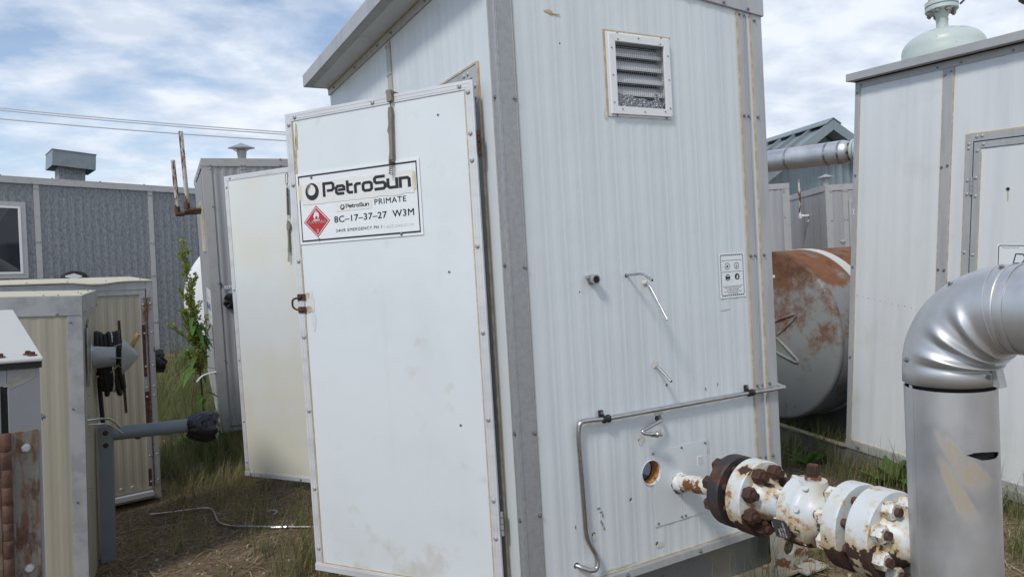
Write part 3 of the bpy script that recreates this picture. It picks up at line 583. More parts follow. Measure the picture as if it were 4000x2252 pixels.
# ------------------------------------------------------------------ doors (x from hinge to free edge, y out of the visible face)
def make_door(name, loc, yaw, w, h, m, label=None):
    d = bpy.data.objects.new(name, None); COL.objects.link(d); d.parent = main; d.location = loc; d.rotation_euler = (0, 0, yaw); d.empty_display_size = .1
    if label: d["label"] = label
    t = .034
    obj('door_skin', MB().box(.034, w - .006, -.044, -.0015, .031, h - .034).box(.033, w - .006, -.044, -.009, .012, h - .006), m, d)
    obj('gasket', MB().box(.012, .0325, -.019, -.0092, .031, h - .008), M['dark'], d)  # dark strip set back along the hinge edge
    tm = MB(); o = [(0, .03), (w, .03), (w, h), (0, h)]; i = [(t, .031), (w - t, .031), (w - t, h - t), (t, h - t)]
    tm.prism([(0, .030), (t, .030), (t, h - t), (0, h)], -.009, .0022); tm.prism([(w - t, .030), (w, .030), (w, h), (w - t, h - t)], -.0455, .0022)
    tm.prism([(.0003, h), (t + .0003, h - t), (w - t - .0003, h - t), (w - .0003, h)], -.0088, .0021); tm.box(.034, w - .002, -.0453, -.0445, h - .03, h - .0005)
    for a, b2 in ((t * .28, t * .36), (t * .7, t * .76)):
        tm.box(a, b2, .0023, .0033, .034, h - a - .002); tm.box(w - b2, w - a, .0023, .0033, .034, h - a - .002); tm.box(a + .004, w - a - .004, .0023, .0031, h - b2, h - a)
    obj('edge_trim', tm, M['alu_bright'], d, bevel=.0008)
    obj('sweep', MB().box(-.001, w + .001, -.047, .010, .0, .0285).box(.0, w, .0002, .007, .029, .033), M['alu_bright'], d, bevel=.002)
    return d
def rivets(d, pts):
    for u, z in pts: put(RIVET, 'rivet', d, (u, .0034, z), (0, 1, 0), spin=random.random() * 3)
TH = 0.6249; DY = TH + pi / 2
door = make_door('door', (-.0531, .109, .0038), DY, .9412, 2.03, M['white_door'], 'open white door carrying the company sign')
rivets(door, [(.058, 2.012), (.468, 2.012), (.885, 2.011), (.921, 1.982), (.022, 1.985), (.022, 1.828), (.022, 1.725), (.021, 1.395), (.02, 1.06), (.02, .72), (.019, .40), (.019, .25), (.919, 1.72), (.919, 1.385), (.919, 1.05), (.92, .72), (.92, .37), (.92, .10)])
obj('sealant', MB().box(.0345, .040, -.001, .0012, .036, 1.994).box(.9012, .9067, -.001, .0012, .036, 1.994).box(.05, .9, -.001, .002, .0335, .038), M['sealant'], door)
for i, (x, z, a, c) in enumerate([(.885, 1.93, .006, .06), (.892, 1.88, .004, .05), (.896, 1.80, .004, .08)]): blot('sealant_run', x, z, a, c, 'sealant', door, y=-.0008, seed=60 + i)
for x, z in [(.162, 1.918), (.156, 1.301), (.147, .69)]:
    dk = MB().lathe((x, -.0018, z), (0, 1, 0), [(0, .006), (.0012, .006), (.0016, .004)], 12); obj('drill_mark', dk, M['galv'], door)
    obj('drill_hole', MB().lathe((x + .002, -.0005, z), (0, 1, 0), [(0, .003), (.0006, .003)], 10), M['dark'], door)
for i, (x, z, a, c) in enumerate([(.868, 1.20, .018, .05), (.86, 1.12, .012, .04)]): blot('grime', x, z, a, c, 'grime_film', door, y=-.0009, seed=90 + i)
# two hinges at its right edge, one latch keeper at the free edge
for z in (1.79, .305):
    hg = MB()
    for k in range(4): hg.cyl((-.0065, -.011, z - .046 + k * .0245), (-.0065, -.011, z - .046 + k * .0245 + .0205), .0062, 12)
    hg.box(-.0095, .003, -.0175, -.013, z - .046, z + .048); obj('hinge', hg, M['rust'] if z > 1 else M['galv'], door)
lt = MB().box(.895, .938, .0035, .0062, 1.212, 1.240).box(.895, .938, .0035, .0062, 1.156, 1.184)
lt.tube(fillet([(.915, .008, 1.224), (.945, .012, 1.222), (.962, .012, 1.215), (.964, .012, 1.185), (.945, .012, 1.172), (.918, .008, 1.170)], .012), .0045, 8)
lt.lathe((.916, .006, 1.228), (0, 1, 0), [(0, .007), (.006, .006), (.008, .003)], 10).lathe((.916, .006, 1.166), (0, 1, 0), [(0, .007), (.006, .006), (.008, .003)], 10)
obj('latch', lt, M['rust'], door)
blot('caulk_patch', .888, 1.232, .016, .012, 'sealant', door, y=-.0004, seed=71); blot('caulk_patch', .884, 1.172, .018, .014, 'sealant', door, y=-.0004, seed=72)
# second leaf, hinged on the far jamb and swung right back
d2yaw = atan2(.818, -.575)
door2 = make_door('door', (-.030, 2.33, -.112), d2yaw, .987, 2.18, M['cream_door'], 'far open door with yellowed lower half')
rivets(door2, [(.967, 2.10), (.93, 2.162), (.967, 1.36), (.967, .85), (.967, .40), (.967, .10), (.36, 2.162)])
for u in (.93, .45): put(SCREW, 'screw', door2, (u, .0105, .014), (0, 1, 0))

# ------------------------------------------------------------------ sign on the door
DM = Matrix.Translation((-.0531, .109, .0038)) @ Matrix.Rotation(DY, 4, 'Z')
sg = thing('warning_sign', 'white screwed-on sign with black border, company name and red flammable diamond', 'sign')
sg.matrix_world = DM
SN = lambda u, z, y=.003: wallmat((u, y, z), (-1, 0, 0), (0, 1, 0))
def letter(name, mb, m, u, z, y=.0024, parent=sg): return obj(name, mb.xf(SN(u, z, y)), m, parent, smooth=False)
obj('sign_board', MB().box(.262, .902, .0004, .0022, 1.4555, 1.7645), M['sign_white'], sg, bevel=.0006)
bd = MB()
for a in ((.274, .890, 1.7465, 1.7535), (.274, .890, 1.4665, 1.4735), (.274, .279, 1.4738, 1.7462), (.885, .890, 1.4738, 1.7462)): bd.box(a[0], a[1], .0023, .0028, a[2], a[3])
obj('border', bd, M['black_ink'], sg)
def torn(x0, x1, z0, z1, amp, seed, n=40):
    p = []
    for i in range(n + 1): t = i / n; p.append((x0 + (x1 - x0) * t, z0 + amp * mnoise.noise(V((t * 9, seed, 0))) * 1.6))
    for i in range(n + 1): t = 1 - i / n; p.append((x0 + (x1 - x0) * t, z1 + amp * mnoise.noise(V((t * 11, seed + 5, 0)))))
    return p
obj('name_sticker', MB().prism(torn(.292, .872, 1.626, 1.720, .004, 1), .0030, .0038), M['sticker_cream'], sg, smooth=False)
obj('tape', MB().prism(torn(.868, .889, 1.648, 1.712, .002, 2, 10), .0029, .0034).prism(torn(.283, .297, 1.64, 1.712, .002, 3, 10), .0039, .0042), M['tape_tan'], sg, smooth=False)
letter('lettering', techno('PetroSun', .444, .062, .0006), M['black_ink'], .757, 1.652, .004)
letter('emblem', swirl(.037, .0006), M['black_ink'], .815, 1.680, .004)
obj('small_sticker', MB().prism(torn(.505, .69, 1.583, 1.6185, .0012, 4, 20), .0029, .0034), M['sticker_cream'], sg, smooth=False)
letter('lettering', techno('PetroSun', .120, .0165, .0005), M['black_ink'], .640, 1.5945, .0036); letter('emblem', swirl(.0115, .0005), M['black_ink'], .657, 1.6, .0036)
letter('lettering', text_mesh('PRIMATE', .157, .0225, bold=.012, font_spacing=1.1), M['black_ink'], .491, 1.596)
letter('lettering', text_mesh('8C–17–37–27', .272, .0265, bold=.02, font_spacing=1.05), M['black_ink'], .706, 1.5375)
letter('lettering', text_mesh('W3M', .104, .0275, bold=.02, font_spacing=1.1), M['black_ink'], .405, 1.5375)
letter('lettering', text_mesh('24HR EMERGENCY PH 1', .238, .0125, bold=.006, font_spacing=1.14), M['black_ink'], .700, 1.4965)
letter('lettering', text_mesh('1-877-248-5139', .146, .0115), M['grey_ink'], .452, 1.4955)
def diamond(c, r, y0, y1, mb): mb.prism([(c[0] - r * .525, c[1]), (c[0], c[1] - r * .5), (c[0] + r * .525, c[1]), (c[0], c[1] + r * .5)], y0, y1)
dc = (.8005, 1.5505)
mb = MB(); diamond(dc, .139, .0023, .0026, mb); obj('flammable_diamond', mb, M['red_ink'], sg, smooth=False)
mb = MB(); diamond(dc, .127, .0027, .0029, mb); obj('diamond_border', mb, M['window_white'], sg, smooth=False)
mb = MB(); diamond(dc, .119, .0030, .0032, mb); obj('diamond_field', mb, M['red_ink'], sg, smooth=False)
letter('flame', MB().prism([(p[0] * .036, p[1] * .040) for p in FLAME], 0, .0005, axis='z').xf(Matrix.Identity(4)).box(-.017, .017, -.008, -.004, 0, .0005), M['window_white'], .802, 1.563, .0034)
letter('lettering', text_mesh('FLAMMABLE', .098, .0115, bold=.008, font_spacing=1.12), M['window_white'], .8475, 1.5435, .0034)
letter('lettering', text_mesh('3', .0095, .0155, bold=.03), M['window_white'], .804, 1.502, .0034)
for u, z, m in ((.815, 1.742, 'screw'), (.795, 1.473, 'rust'), (.368, 1.466, 'screw')):
    s = put(SCREW, 'screw', sg, (u, .003, z), (0, 1, 0), scale=.75)

# ------------------------------------------------------------------ the old door-holding springs in their cloth sleeves
def helix(mb, p0, p1, r, turns, wr, n=12):
    p0 = V(p0); p1 = V(p1); ax = (p1 - p0).normalized(); a = ax.orthogonal().normalized(); b = ax.cross(a); pts = []
    for i in range(int(turns * n) + 1):
        t = i / n; pts.append(p0 + (p1 - p0) * (t / turns) + (a * cos(2 * pi * t) + b * sin(2 * pi * t)) * r)
    return mb.tube(pts, wr, 6)
sp = thing('door_spring', 'stretched spring in a dirty cloth sleeve hanging over the front door', 'spring'); sp.matrix_world = DM
def sleeve(mb, pts, w, th=.004):
    vs = []
    for i, (u, z, k) in enumerate(pts):
        j = .003 * sin(i * 2.1); vs += [(u - w * k, .006, z), (u + w * k, .006, z), (u + w * k * .8, .006 + th + .008, z + j), (u - w * k * .8, .006 + th + .008, z - j)]
    fs = [(4 * i + a, 4 * i + (a + 1) % 4, 4 * i + 4 + (a + 1) % 4, 4 * i + 4 + a) for i in range(len(pts) - 1) for a in range(4)] + [(3, 2, 1, 0), tuple(range(4 * len(pts) - 4, 4 * len(pts)))]
    return mb.add(vs, fs)
s0 = sleeve(MB(), [(.377, 2.046, 1), (.376, 2.03, 1.05), (.375, 2.0, 1)], .0135); s0.box(.363, .391, -.046, .016, 2.0335, 2.042); obj('sleeve', s0, M['strap_cloth'], sp)
s1 = sleeve(MB(), [(.376, 1.978, .75), (.377, 1.95, 1.05), (.379, 1.91, .9), (.383, 1.885, 1.3), (.381, 1.865, .9), (.382, 1.82, .85), (.384, 1.79, .95), (.386, 1.772, 1.1), (.388, 1.755, 1.2)], .0105); obj('sleeve', s1, M['strap_cloth'], sp)
obj('hook', MB().tube(fillet([(.372, .006, 2.03), (.360, .010, 2.028), (.372, .012, 2.0), (.374, .012, 1.975)], .006), .0018, 6), M['spring'], sp)
obj('spring', helix(MB(), (.385, .014, 1.768), (.389, .020, 1.708), .0075, 8, .0014), M['spring'], sp)
D2 = Matrix.Translation((-.030, 2.33, -.112)) @ Matrix.Rotation(d2yaw, 4, 'Z')
sp2 = thing('door_spring', 'stretched spring in a torn sleeve hanging down the far door', 'spring'); sp2.matrix_world = D2
sp2m = MB().tube(fillet([(.378, .006, 2.139), (.371, .014, 2.13), (.372, .014, 2.068), (.386, .014, 2.061), (.392, .014, 2.07), (.390, .014, 2.13), (.378, .01, 2.139)], .008), .0022, 6)
sp2m.cyl((.381, .014, 2.037), (.391, .014, 1.853), .0075, 10).tube([(.383, .014, 2.062), (.381, .014, 2.035)], .002, 6).tube([(.391, .014, 1.853), (.397, .014, 1.815)], .002, 6)
obj('spring', sp2m, M['spring'], sp2)
obj('sleeve', sleeve(MB(), [(.398, 1.815, .4), (.394, 1.79, 1.6), (.396, 1.765, 1.9), (.399, 1.745, .7), (.400, 1.70, .6), (.402, 1.65, .8), (.405, 1.62, 1.0), (.406, 1.60, 1.1)], .010), M['strap_cloth'], sp2)
obj('coil_end', helix(MB(), (.406, .014, 1.60), (.411, .018, 1.535), .007, 7, .0014), M['spring'], sp2)

# ------------------------------------------------------------------ tubing and fittings on the louvre wall
def steel_tube(label, pts, r, rad, name='steel_tube'):
    pts = [V(p) for p in pts]; o = pts[0].copy()
    t = thing(name, label, 'tube', o)
    obj('tube', MB().tube(fillet([p - o for p in pts], rad, 8), r, 14), M['stainless'], t)
    e = pts[-1] - o; d = (pts[-1] - pts[-2]).normalized()
    obj('bore', MB().cyl(e + d * .0002, e + d * .0007, r * .72, 12), M['dark'], t)
    return t
ln = steel_tube('long stainless line clipped across the wall, bending down at its left end', [(.215, .10, .113), (.222, -.005, .113), (.270, -.034, .091), (.296, -.032, .090), (.306, -.028, .118), (.299, -.022, .152), (.270, -.020, .205), (.262, -.02, .235), (.251, -.020, .640), (.262, -.02, .684), (.30, -.020, .685), (.387, -.020, .677), (1.20, -.020, .668), (1.33, -.022, .664), (1.425, -.026, .664), (1.432, .0, .663), (1.490, .10, .661)], .0095, .035)
for x, z in [(.39, .677), (1.205, .668)]:
    x -= .215; z -= .113; cl = MB().lathe((x - .016, -.12, z), (1, 0, 0), [(0, .0155), (.008, .0165), (.012, .013), (.02, .013), (.024, .0165), (.032, .0155)], 18)
    cl.box(x - .026, x - .010, -.118, -.104, z + .008, z + .036); cp = obj('clamp', cl, M['rubber'], ln)
    put(SCREW, 'screw', cp, (x - .018, -.1185, z + .027), scale=.8)
steel_tube('short bent tube, highest of the cut stubs on the wall', [(.546, .04, 1.245), (.546, -.105, 1.252), (.546, -.162, 1.225)], .0052, .02)
t2 = steel_tube('long thin cut tube slanting down from a lump of caulk', [(.643, .04, 1.208), (.643, -.014, 1.206), (.643, -.034, 1.188), (.643, -.126, 1.060)], .0042, .015)
obj('caulk_lump', MB().lathe((-.003, -.0385, .002), (0, -1, 0), [(-.004, .016), (.004, .014), (.009, .006)], 12), M['weep'], t2)
steel_tube('short cut tube slanting down above a dark drilled hole', [(.673, .04, .850), (.673, -.018, .851), (.673, -.096, .800)], .0058, .014)
t4 = steel_tube('hooked tube ending in a threaded fitting under the long line', [(.672, .05, .634), (.672, -.02, .634), (.660, -.035, .630), (.545, -.05, .607), (.548, -.056, .597), (.586, -.061, .5885)], .0075, .018)
o4 = V((.672, .05, .634)); e4 = V((.586, -.061, .5885)) - o4; d4 = V((.98, -.02, -.19)).normalized()
ft = MB().lathe(e4 - d4 * .006, d4, [(0, .0105), (.006, .0125), (.022, .0125)], 6).lathe(e4 + d4 * .0165, d4, [(0, .0095), (.005, .0135), (.014, .0135), (.016, .009), (.019, .009), (.034, .0088)], 12)
obj('tube_fitting', ft, M['stainless'], t4); obj('bore', MB().cyl(e4 + d4 * .0506, e4 + d4 * .0511, .0065, 12), M['dark'], t4)
cf = thing('conduit_fitting', 'grey conduit connector poking out of the wall at left', 'fitting', (.369, 0, 1.241))
cb = MB().lathe((0, -.002, 0), (0, -1, 0), [(0, .022), (.006, .022), (.008, .017), (.020, .018), (.022, .0205), (.032, .0205), (.033, .0165)], 18); cb.box(-.030, -.012, -.018, -.004, .006, .016)
obj('connector', cb, M['galv'], cf); obj('bore', MB().lathe((0, -.0351, 0), (0, -1, 0), [(0, .0145), (.0005, .0145)], 16), M['dark'], cf)

# hazard sticker on the louvre wall
st = thing('hazard_sticker', 'crackled white safety sticker with dashed black border and round hazard symbols', 'sticker', (1.062, -.0029, 1.110))
obj('sticker_sheet', MB().prism(torn(0, .161, 0, .203, .0012, 11), -.0008, -.0001), M['sign_white'], st, smooth=False)
ds = MB()
for k in range(11):
    x = .013 + k * .0128; q = lambda z: ds.prism([(x, z), (x + .0085, z), (x + .0062, z + .0055), (x - .0023, z + .0055)], -.0013, -.0009); q(.008); q(.190)
for k in range(15):
    z = .016 + k * .0117; 
    for x in (.0085, .147): ds.prism([(x, z), (x + .0045, z + .0018), (x + .0045, z + .009), (x, z + .0072)], -.0013, -.0009)
for z in (.168, .1165, .051): ds.box(.018, .142, -.0013, -.0009, z, z + .0016)
obj('dashed_border', ds, M['black_ink'], st, smooth=False)
def disc(mb, x, z, r, y=-.0013): return mb.prism([(x + r * cos(2 * pi * i / 24), z + r * sin(2 * pi * i / 24)) for i in range(24)], y, y + .0003)
def hoop(mb, x, z, r, w, y=-.0013):
    for i in range(24):
        a, b2 = 2 * pi * i / 24, 2 * pi * (i + 1) / 24; mb.prism([(x + r * cos(a), z + r * sin(a)), (x + r * cos(b2), z + r * sin(b2)), (x + (r - w) * cos(b2), z + (r - w) * sin(b2)), (x + (r - w) * cos(a), z + (r - w) * sin(a))], y, y + .0003)
sy = MB()
for x in (.051, .108): hoop(sy, x, .1425, .0155, .0022)
sy.prism([(.051 + p[0] * .013, .1345 + p[1] * .0165) for p in FLAME], -.0013, -.0010)
disc(sy, .108, .147, .0042); sy.prism([(.101, .134), (.103, .133), (.115, .141), (.114, .1425)], -.0013, -.0010).prism([(.115, .134), (.113, .133), (.101, .141), (.102, .1425)], -.0015, -.00135)
disc(sy, .051, .0915, .0145); disc(sy, .109, .0935, .0145)
obj('hazard_symbols', sy, M['black_ink'], st, smooth=False)
wy = MB().prism([(.043, .0965), (.059, .0965), (.059, .101), (.043, .101)], -.0017, -.0014).prism([(.0455, .085), (.0565, .085), (.054, .0805), (.048, .0805)], -.0017, -.0014).prism([(.104, .086), (.110, .083), (.116, .093), (.110, .103), (.107, .094)], -.0017, -.0014)
disc(wy, .108, .147, .0028, -.0017); obj('symbol_details', wy, M['sign_white'], st, smooth=False)
for tx, z, wd in [('Refer to Material Safety Data Sheet', .0415, .100), ('for additional information', .0335, .074), ('Pour information supplementaire referer', .0235, .110), ('a la Fiche Signaletique', .0155, .066)]:
    obj('lettering', text_mesh(tx, wd, .0062, .0003).xf(wallmat((.080 - wd / 2, -.0009, z), (1, 0, 0), (0, -1, 0))), M['black_ink'], st, smooth=False)
for k in range(26):                                          # crazing in the old vinyl
    random.seed(100 + k); x = .02 + random.random() * .12; z = .055 + random.random() * .125; a = random.random() * pi; p = [(x, z)]
    for j in range(3): a += random.uniform(-.8, .8); x += .009 * cos(a); z += .009 * sin(a); p.append((x, z))
    mb = MB() if k == 0 else mb; stroke(mb, p, .0009, 0, .0002)
obj('crazing', mb.xf(wallmat((0, -.0009, 0), (1, 0, 0), (0, -1, 0))), M['grey_ink'], st, smooth=False)

# ================================================================== PIPE SPOOL WITH FLANGED VALVE (runs out of the wall towards the riser)
AX0 = V((.769, -.235, .384)); AX1 = V((.769, -1.05, .4095)); AXD = (AX1 - AX0).normalized()
vp = thing('flanged_valve', 'rust-streaked white flanged pipe valve sticking out of the shelter wall', 'valve', AX0)
vrot = AXD.to_track_quat('Z', 'Y')
def ax(y): return (y - .062 - AX0.y) / AXD.y                                  # distance along the axis for a world y
def lat(name, prof, m, n=40, ang=32, parent=vp): return obj(name, MB().lathe((0, 0, 0), AXD, prof, n), m, parent, ang=ang)
s_ = V((.769, .09, .328)) - AX0; e_ = V((.769, -.30, .378)) - AX0
obj('stub_pipe', MB().tube([s_, s_.lerp(e_, .5), e_], .0355, 24), M['stub_paint'], vp)
cl = MB(); cp = V((.769, -.006, .338)) - AX0
vs = []
for i in range(24):
    t = 2 * pi * i / 24; k = .036 + .007 * mnoise.noise(V((cos(t) * 3, sin(t) * 3, 5)))
    vs += [cp + V((cos(t) * .0358, .02, sin(t) * .0358)), cp + V((cos(t) * (k + .005), -.003, sin(t) * (k + .005))), cp + V((cos(t) * .0358, -.03 - .02 * abs(mnoise.noise(V((cos(t) * 2, sin(t) * 2, 9)))), sin(t) * .0358))]
cl.add(vs, [(3 * i + a, 3 * ((i + 1) % 24) + a, 3 * ((i + 1) % 24) + a + 1, 3 * i + a + 1) for i in range(24) for a in (0, 1)]); obj('caulk_collar', cl, M['sticker_cream'], vp)
a = ax(-.245); bq = ax(-.304)
lat('back_flange', [(a - .03, .045), (a - .004, .050), (a, .085), (a + .001, .131), (a + .006, .138), (bq - .006, .138), (bq, .134), (bq + .001, .085), (bq + .012, .085)], M['dark_flange'])
a = ax(-.344); bq = ax(-.414)
lat('flange', [(a - .004, .085), (a, .085), (a, .135), (a + .005, .140), (bq - .005, .140), (bq, .136), (bq + .0005, .090), (bq + .012, .080), (bq + .035, .064), (bq + .060, .059), (ax(-.575), .059)], M['rust_paint'])
# valve body: closing flange, barrel, neck
a = ax(-.560)
lat('valve_body', [(a, .064), (a + .001, .112), (a + .006, .119), (a + .046, .119), (a + .050, .1125), (a + .054, .1155), (a + .072, .115), (a + .082, .108), (a + .094, .094), (a + .110, .082), (a + .150, .071), (a + .195, .069), (ax(-.760), .074)], M['rust_paint'], ang=50)
lat('flange', [(ax(-.755), .082), (ax(-.757), .136), (ax(-.761), .142), (ax(-.808), .142), (ax(-.813), .138), (ax(-.814), .085), (ax(-.850), .085)], M['rust_paint'])
a = ax(-.846)
lat('flange', [(a, .085), (a, .138), (a + .005, .143), (a + .072, .143), (a + .077, .139), (a + .078, .098), (a + .09, .090), (a + .125, .072), (a + .150, .0655), (a + .152, .069), (a + .162, .069), (a + .165, .0645), (a + .26, .064)], M['rust_paint'])
def stud(a, b2, m_nut, m_rod, r=.104, k=8, off=22.5, nut=.029, nh=.034, name='stud_bolt'):
    """threaded rod with a nut at each end, one object per bolt"""
    nb = MB().lathe((0, 0, 0), (0, 0, 1), [(0, nut * .97), (.004, nut), (nh - .006, nut), (nh, nut * .84)], 6); menut = mesh_of('nut', nb); menut.materials.append(m_nut)
    rb = MB(); prof = []; s = a - nh - .012
    while s < b2 + nh + .016: prof += [(s, .0125), (s + .0022, .0142)]; s += .0044
    rb.lathe((0, 0, 0), (0, 0, 1), prof, 14); me = mesh_of(name, rb); me.materials.append(m_rod)
    for i in range(k):
        t = R(off + 360 / k * i); rad = vrot @ V((cos(t), sin(t), 0)) * r
        o = bpy.data.objects.new(name, me); COL.objects.link(o); o.parent = vp; o.location = rad; o.rotation_mode = 'QUATERNION'; o.rotation_quaternion = vrot @ Quaternion((0, 0, 1), i * .9)
        for z, fl in ((b2, 0), (a, pi)):
            n_ = bpy.data.objects.new('nut', menut); COL.objects.link(n_); n_.parent = o; n_.location = (0, 0, z); n_.rotation_euler = (fl, 0, i * 1.3)
stud(ax(-.245), ax(-.4145), M['rust'], M['rust'])
stud(ax(-.757), ax(-.9245), M['nut_paint'], M['rust_knuckle'], r=.106)
# white cap screws of the closing flange
cbm = MB().lathe((0, 0, 0), (0, 0, -1), [(0, .0185), (.002, .0195), (.024, .0195), (.027, .017)], 6); CB = mesh_of('cap_screw', cbm); CB.materials.append(M['nut_paint'])
for i in range(6):
    t = R(20 + 60 * i); o = bpy.data.objects.new('cap_screw', CB); COL.objects.link(o); o.parent = vp; o.location = AXD * (ax(-.560)) + vrot @ V((cos(t), sin(t), 0)) * .097; o.rotation_mode = 'QUATERNION'; o.rotation_quaternion = vrot
# cast bosses round the barrel and the raised founder's letters
for t in (118, 158, 196, 232):
    p = AXD * ax(-.642) + vrot @ V((cos(R(t)), sin(R(t)), 0)) * .1135; d = (p - AXD * p.dot(AXD)).normalized(); obj('body_stud', MB().lathe(p, d, [(0, .0115), (.003, .0115), (.0036, .009), (.0032, .008)], 14), M['rust_paint'], vp)
STEM = AXD * ax(-.628)
bn = MB().lathe(STEM + V((0, 0, .06)), (0, 0, 1), [(0, .066), (.02, .056), (.045, .048), (.058, .046), (.0585, .036)], 24); obj('bonnet', bn, M['rust_paint'], vp)
obj('packing_gland', MB().lathe(STEM + V((0, 0, .117)), (0, 0, 1), [(0, .026), (.012, .028), (.015, .018)], 14), M['lug'], vp)
obj('valve_stem', MB().box(-.0165, .0165, -.0165, .0165, 0, .046).xf(Matrix.Translation(STEM + V((0, 0, .126))) @ Matrix.Rotation(R(24), 4, 'Z')), M['rust'], vp, bevel=.003)
def wraptext(body, width, h, rad, y, t_mid):
    mb = text_mesh(body, width, h, .0035, bold=.03, font_spacing=1.15); c = AXD * ax(y)
    for i, (x, yy, z) in enumerate(mb.v):
        t = t_mid + (x - width / 2) / rad; p = vrot @ V((cos(t), sin(t), 0)); mb.v[i] = tuple(c + p * (rad + z - .0008) - AXD * yy)
    return mb
# the axis frame: find the angle that faces the camera side (-x, slightly up)
def ang_of(d): q = vrot.inverted() @ V(d); return atan2(q.y, q.x)
TA = ang_of((-1, 0, -.05)); sgn = 1 if ang_of((-1, 0, -.3)) > TA else -1
def wt(body, width, h, rad, y):
    mb = text_mesh(body, width, h, .0065, bold=.03, font_spacing=1.15); c = AXD * ax(y)
    for i, (x, yy, z) in enumerate(mb.v):
        t = TA + sgn * (x - width / 2) / rad; p = vrot @ V((cos(t), sin(t), 0)); mb.v[i] = tuple(c + p * (rad + z - .0008) + AXD * yy)
    return mb
obj('cast_lettering', wt('BALON', .095, .015, .0772, -.700), M['nut_paint'], vp, smooth=False)
obj('cast_lettering', wt('2000CWP', .108, .015, .0735, -.721), M['nut_paint'], vp, smooth=False)
# stamped name plate clipped to the closing flange
pn = V((-.93, -.10, -.28)).normalized(); pc = AXD * ax(-.585) + V((-.112, 0, -.035)); pu = AXD - pn * AXD.dot(pn); pu.normalize()
PM = wallmat(pc, pu, pn)
tg = obj('name_plate', MB().prism([(-.030, -.036), (.018, -.036), (.030, -.024), (.030, .028), (.020, .036), (-.030, .036)], .007, .0085, axis='z').xf(PM), M['ptag'], vp, smooth=False)
for k, (tx, wd) in enumerate([('GTI 1440 WP', .058), ('CGS  NT', .036), ('SERIES', .03)]):
    mm = text_mesh(tx, wd, .006, .0003); mm.xf(PM @ Matrix.Translation((.016 - k * .011, -.030, .0087)) @ Matrix.Rotation(pi / 2, 4, 'Z')); obj('lettering', mm, M['window_white'], tg, smooth=False)
# two small clips and the blue hand-wheel hidden behind the riser
obj('earth_clip', MB().box(-.105, -.080, .005, .012, .10, .135).xf(Matrix.Translation((0, -.01, 0))), M['alu_bright'], vp)
obj('blue_handle', MB().tube([AXD * ax(-1.045) + V((.045 - .075 * cos(t), .055, .085 * sin(t))) for t in [i * 2 * pi / 28 for i in range(28)]], .0085, 8), M['blue_paint'], vp)

# ================================================================== INSULATED RISER IN ALUMINIUM CLADDING
RX, RY, RR = .769, -1.165, .115
rs = thing('insulated_riser', 'large silver clad pipe rising and elbowing over beside the valve', 'pipe', (RX, RY, 0))
hollow = MB()
n = 48; prof = [(-.26, RR), (.905, RR), (.905, RR - .004), (-.26, RR - .004)]
vs = []; fs = []
for d, r in prof:
    for i in range(n): t = 2 * pi * i / n; vs.append((r * cos(t), r * sin(t), d))
for k in range(4):
    for i in range(n): j = (i + 1) % n; fs.append((k * n + i, k * n + j, ((k + 1) % 4) * n + j, ((k + 1) % 4) * n + i))
hollow.add(vs, fs)
vc = obj('vertical_cladding', hollow, M['cladding_smear'], rs)
cm = MB(); q = []
edge = [(-134, .736, .736), (-124, .7425, .7290), (-113, .7430, .7205), (-100, .741, .7190), (-84, .736, .7185), (-74, .730, .724)]
for a, zt, zb in edge:
    t = R(a)
    for r in (.100, .125): q += [(r * cos(t), r * sin(t), zb - .0002), (r * cos(t), r * sin(t), zt)]
fs = []
for i in range(len(edge) - 1):
    a, b2 = 4 * i, 4 * i + 4; fs += [(a, a + 1, b2 + 1, b2), (a + 2, b2 + 2, b2 + 3, a + 3), (a, b2, b2 + 2, a + 2), (a + 1, a + 3, b2 + 3, b2 + 1)]
fs += [(0, 2, 3, 1), (4 * len(edge) - 4, 4 * len(edge) - 3, 4 * len(edge) - 1, 4 * len(edge) - 2)]
cm.add(q, fs); co = cutter(cm); co.location = (RX, RY, 0)
bpy.context.view_layer.update()
boolean_cut(vc, [co]); vc.data.shade_smooth(); vc.data.set_sharp_from_angle(angle=R(30))
obj('insulation_core', MB().cyl((0, 0, -.24), (0, 0, .96), .103, 32), M['dark'], rs)
obj('seam_lap', MB().prism([(.1152 * cos(R(a)), .1152 * sin(R(a))) for a in (153, 155, 157, 159)] + [(.1168 * cos(R(a)), .1168 * sin(R(a))) for a in (159, 157, 155, 153)], -.25, .915, axis='z'), M['cladding'], rs)
# elbow swept in the y-z plane, crimped on its inner side
EZ, RB, ER = .952, .177, .1172
nU, nV = 72, 72; vs = []; fs = []
path = [(-.035, 0.0)] + [(None, a) for a in [90 * i / (nU - 2) for i in range(nU - 1)]]
def ridge(a, phi):
    inn = max(0.0, min(1.0, (cos(phi) + .50) / .70)); inn = inn * inn * (3 - 2 * inn); h = 0
    for c, wdt, am in ((16, 4.6, .015), (40, 4.8, .017), (64, 4.6, .015)):
        e = (a - c) / wdt; h += am * inn * math.exp(-e * e) - .35 * am * inn * math.exp(-((e + 1.9) / 1.0) ** 2)
    return h
for (st_, a) in path:
    t = R(a)
    if st_ is not None: ctr = V((0, 0, EZ + st_)); up = V((0, -1, 0))                 # up = towards the inside of the bend
    else: ctr = V((0, -RB * (1 - cos(t)), EZ + RB * sin(t))); up = V((0, -cos(t), -sin(t)))
    for k in range(nV):
        phi = 2 * pi * k / nV; r = ER + (ridge(a, phi) if st_ is None else .0008) + .0012 * mnoise.noise(V((cos(phi) * 2, sin(phi) * 2, a * .05)))
        lat_lim = r * cos(phi) if r * cos(phi) < RB - .012 else RB - .012
        vs.append(ctr + up * lat_lim + V((1, 0, 0)) * (r * sin(phi)))
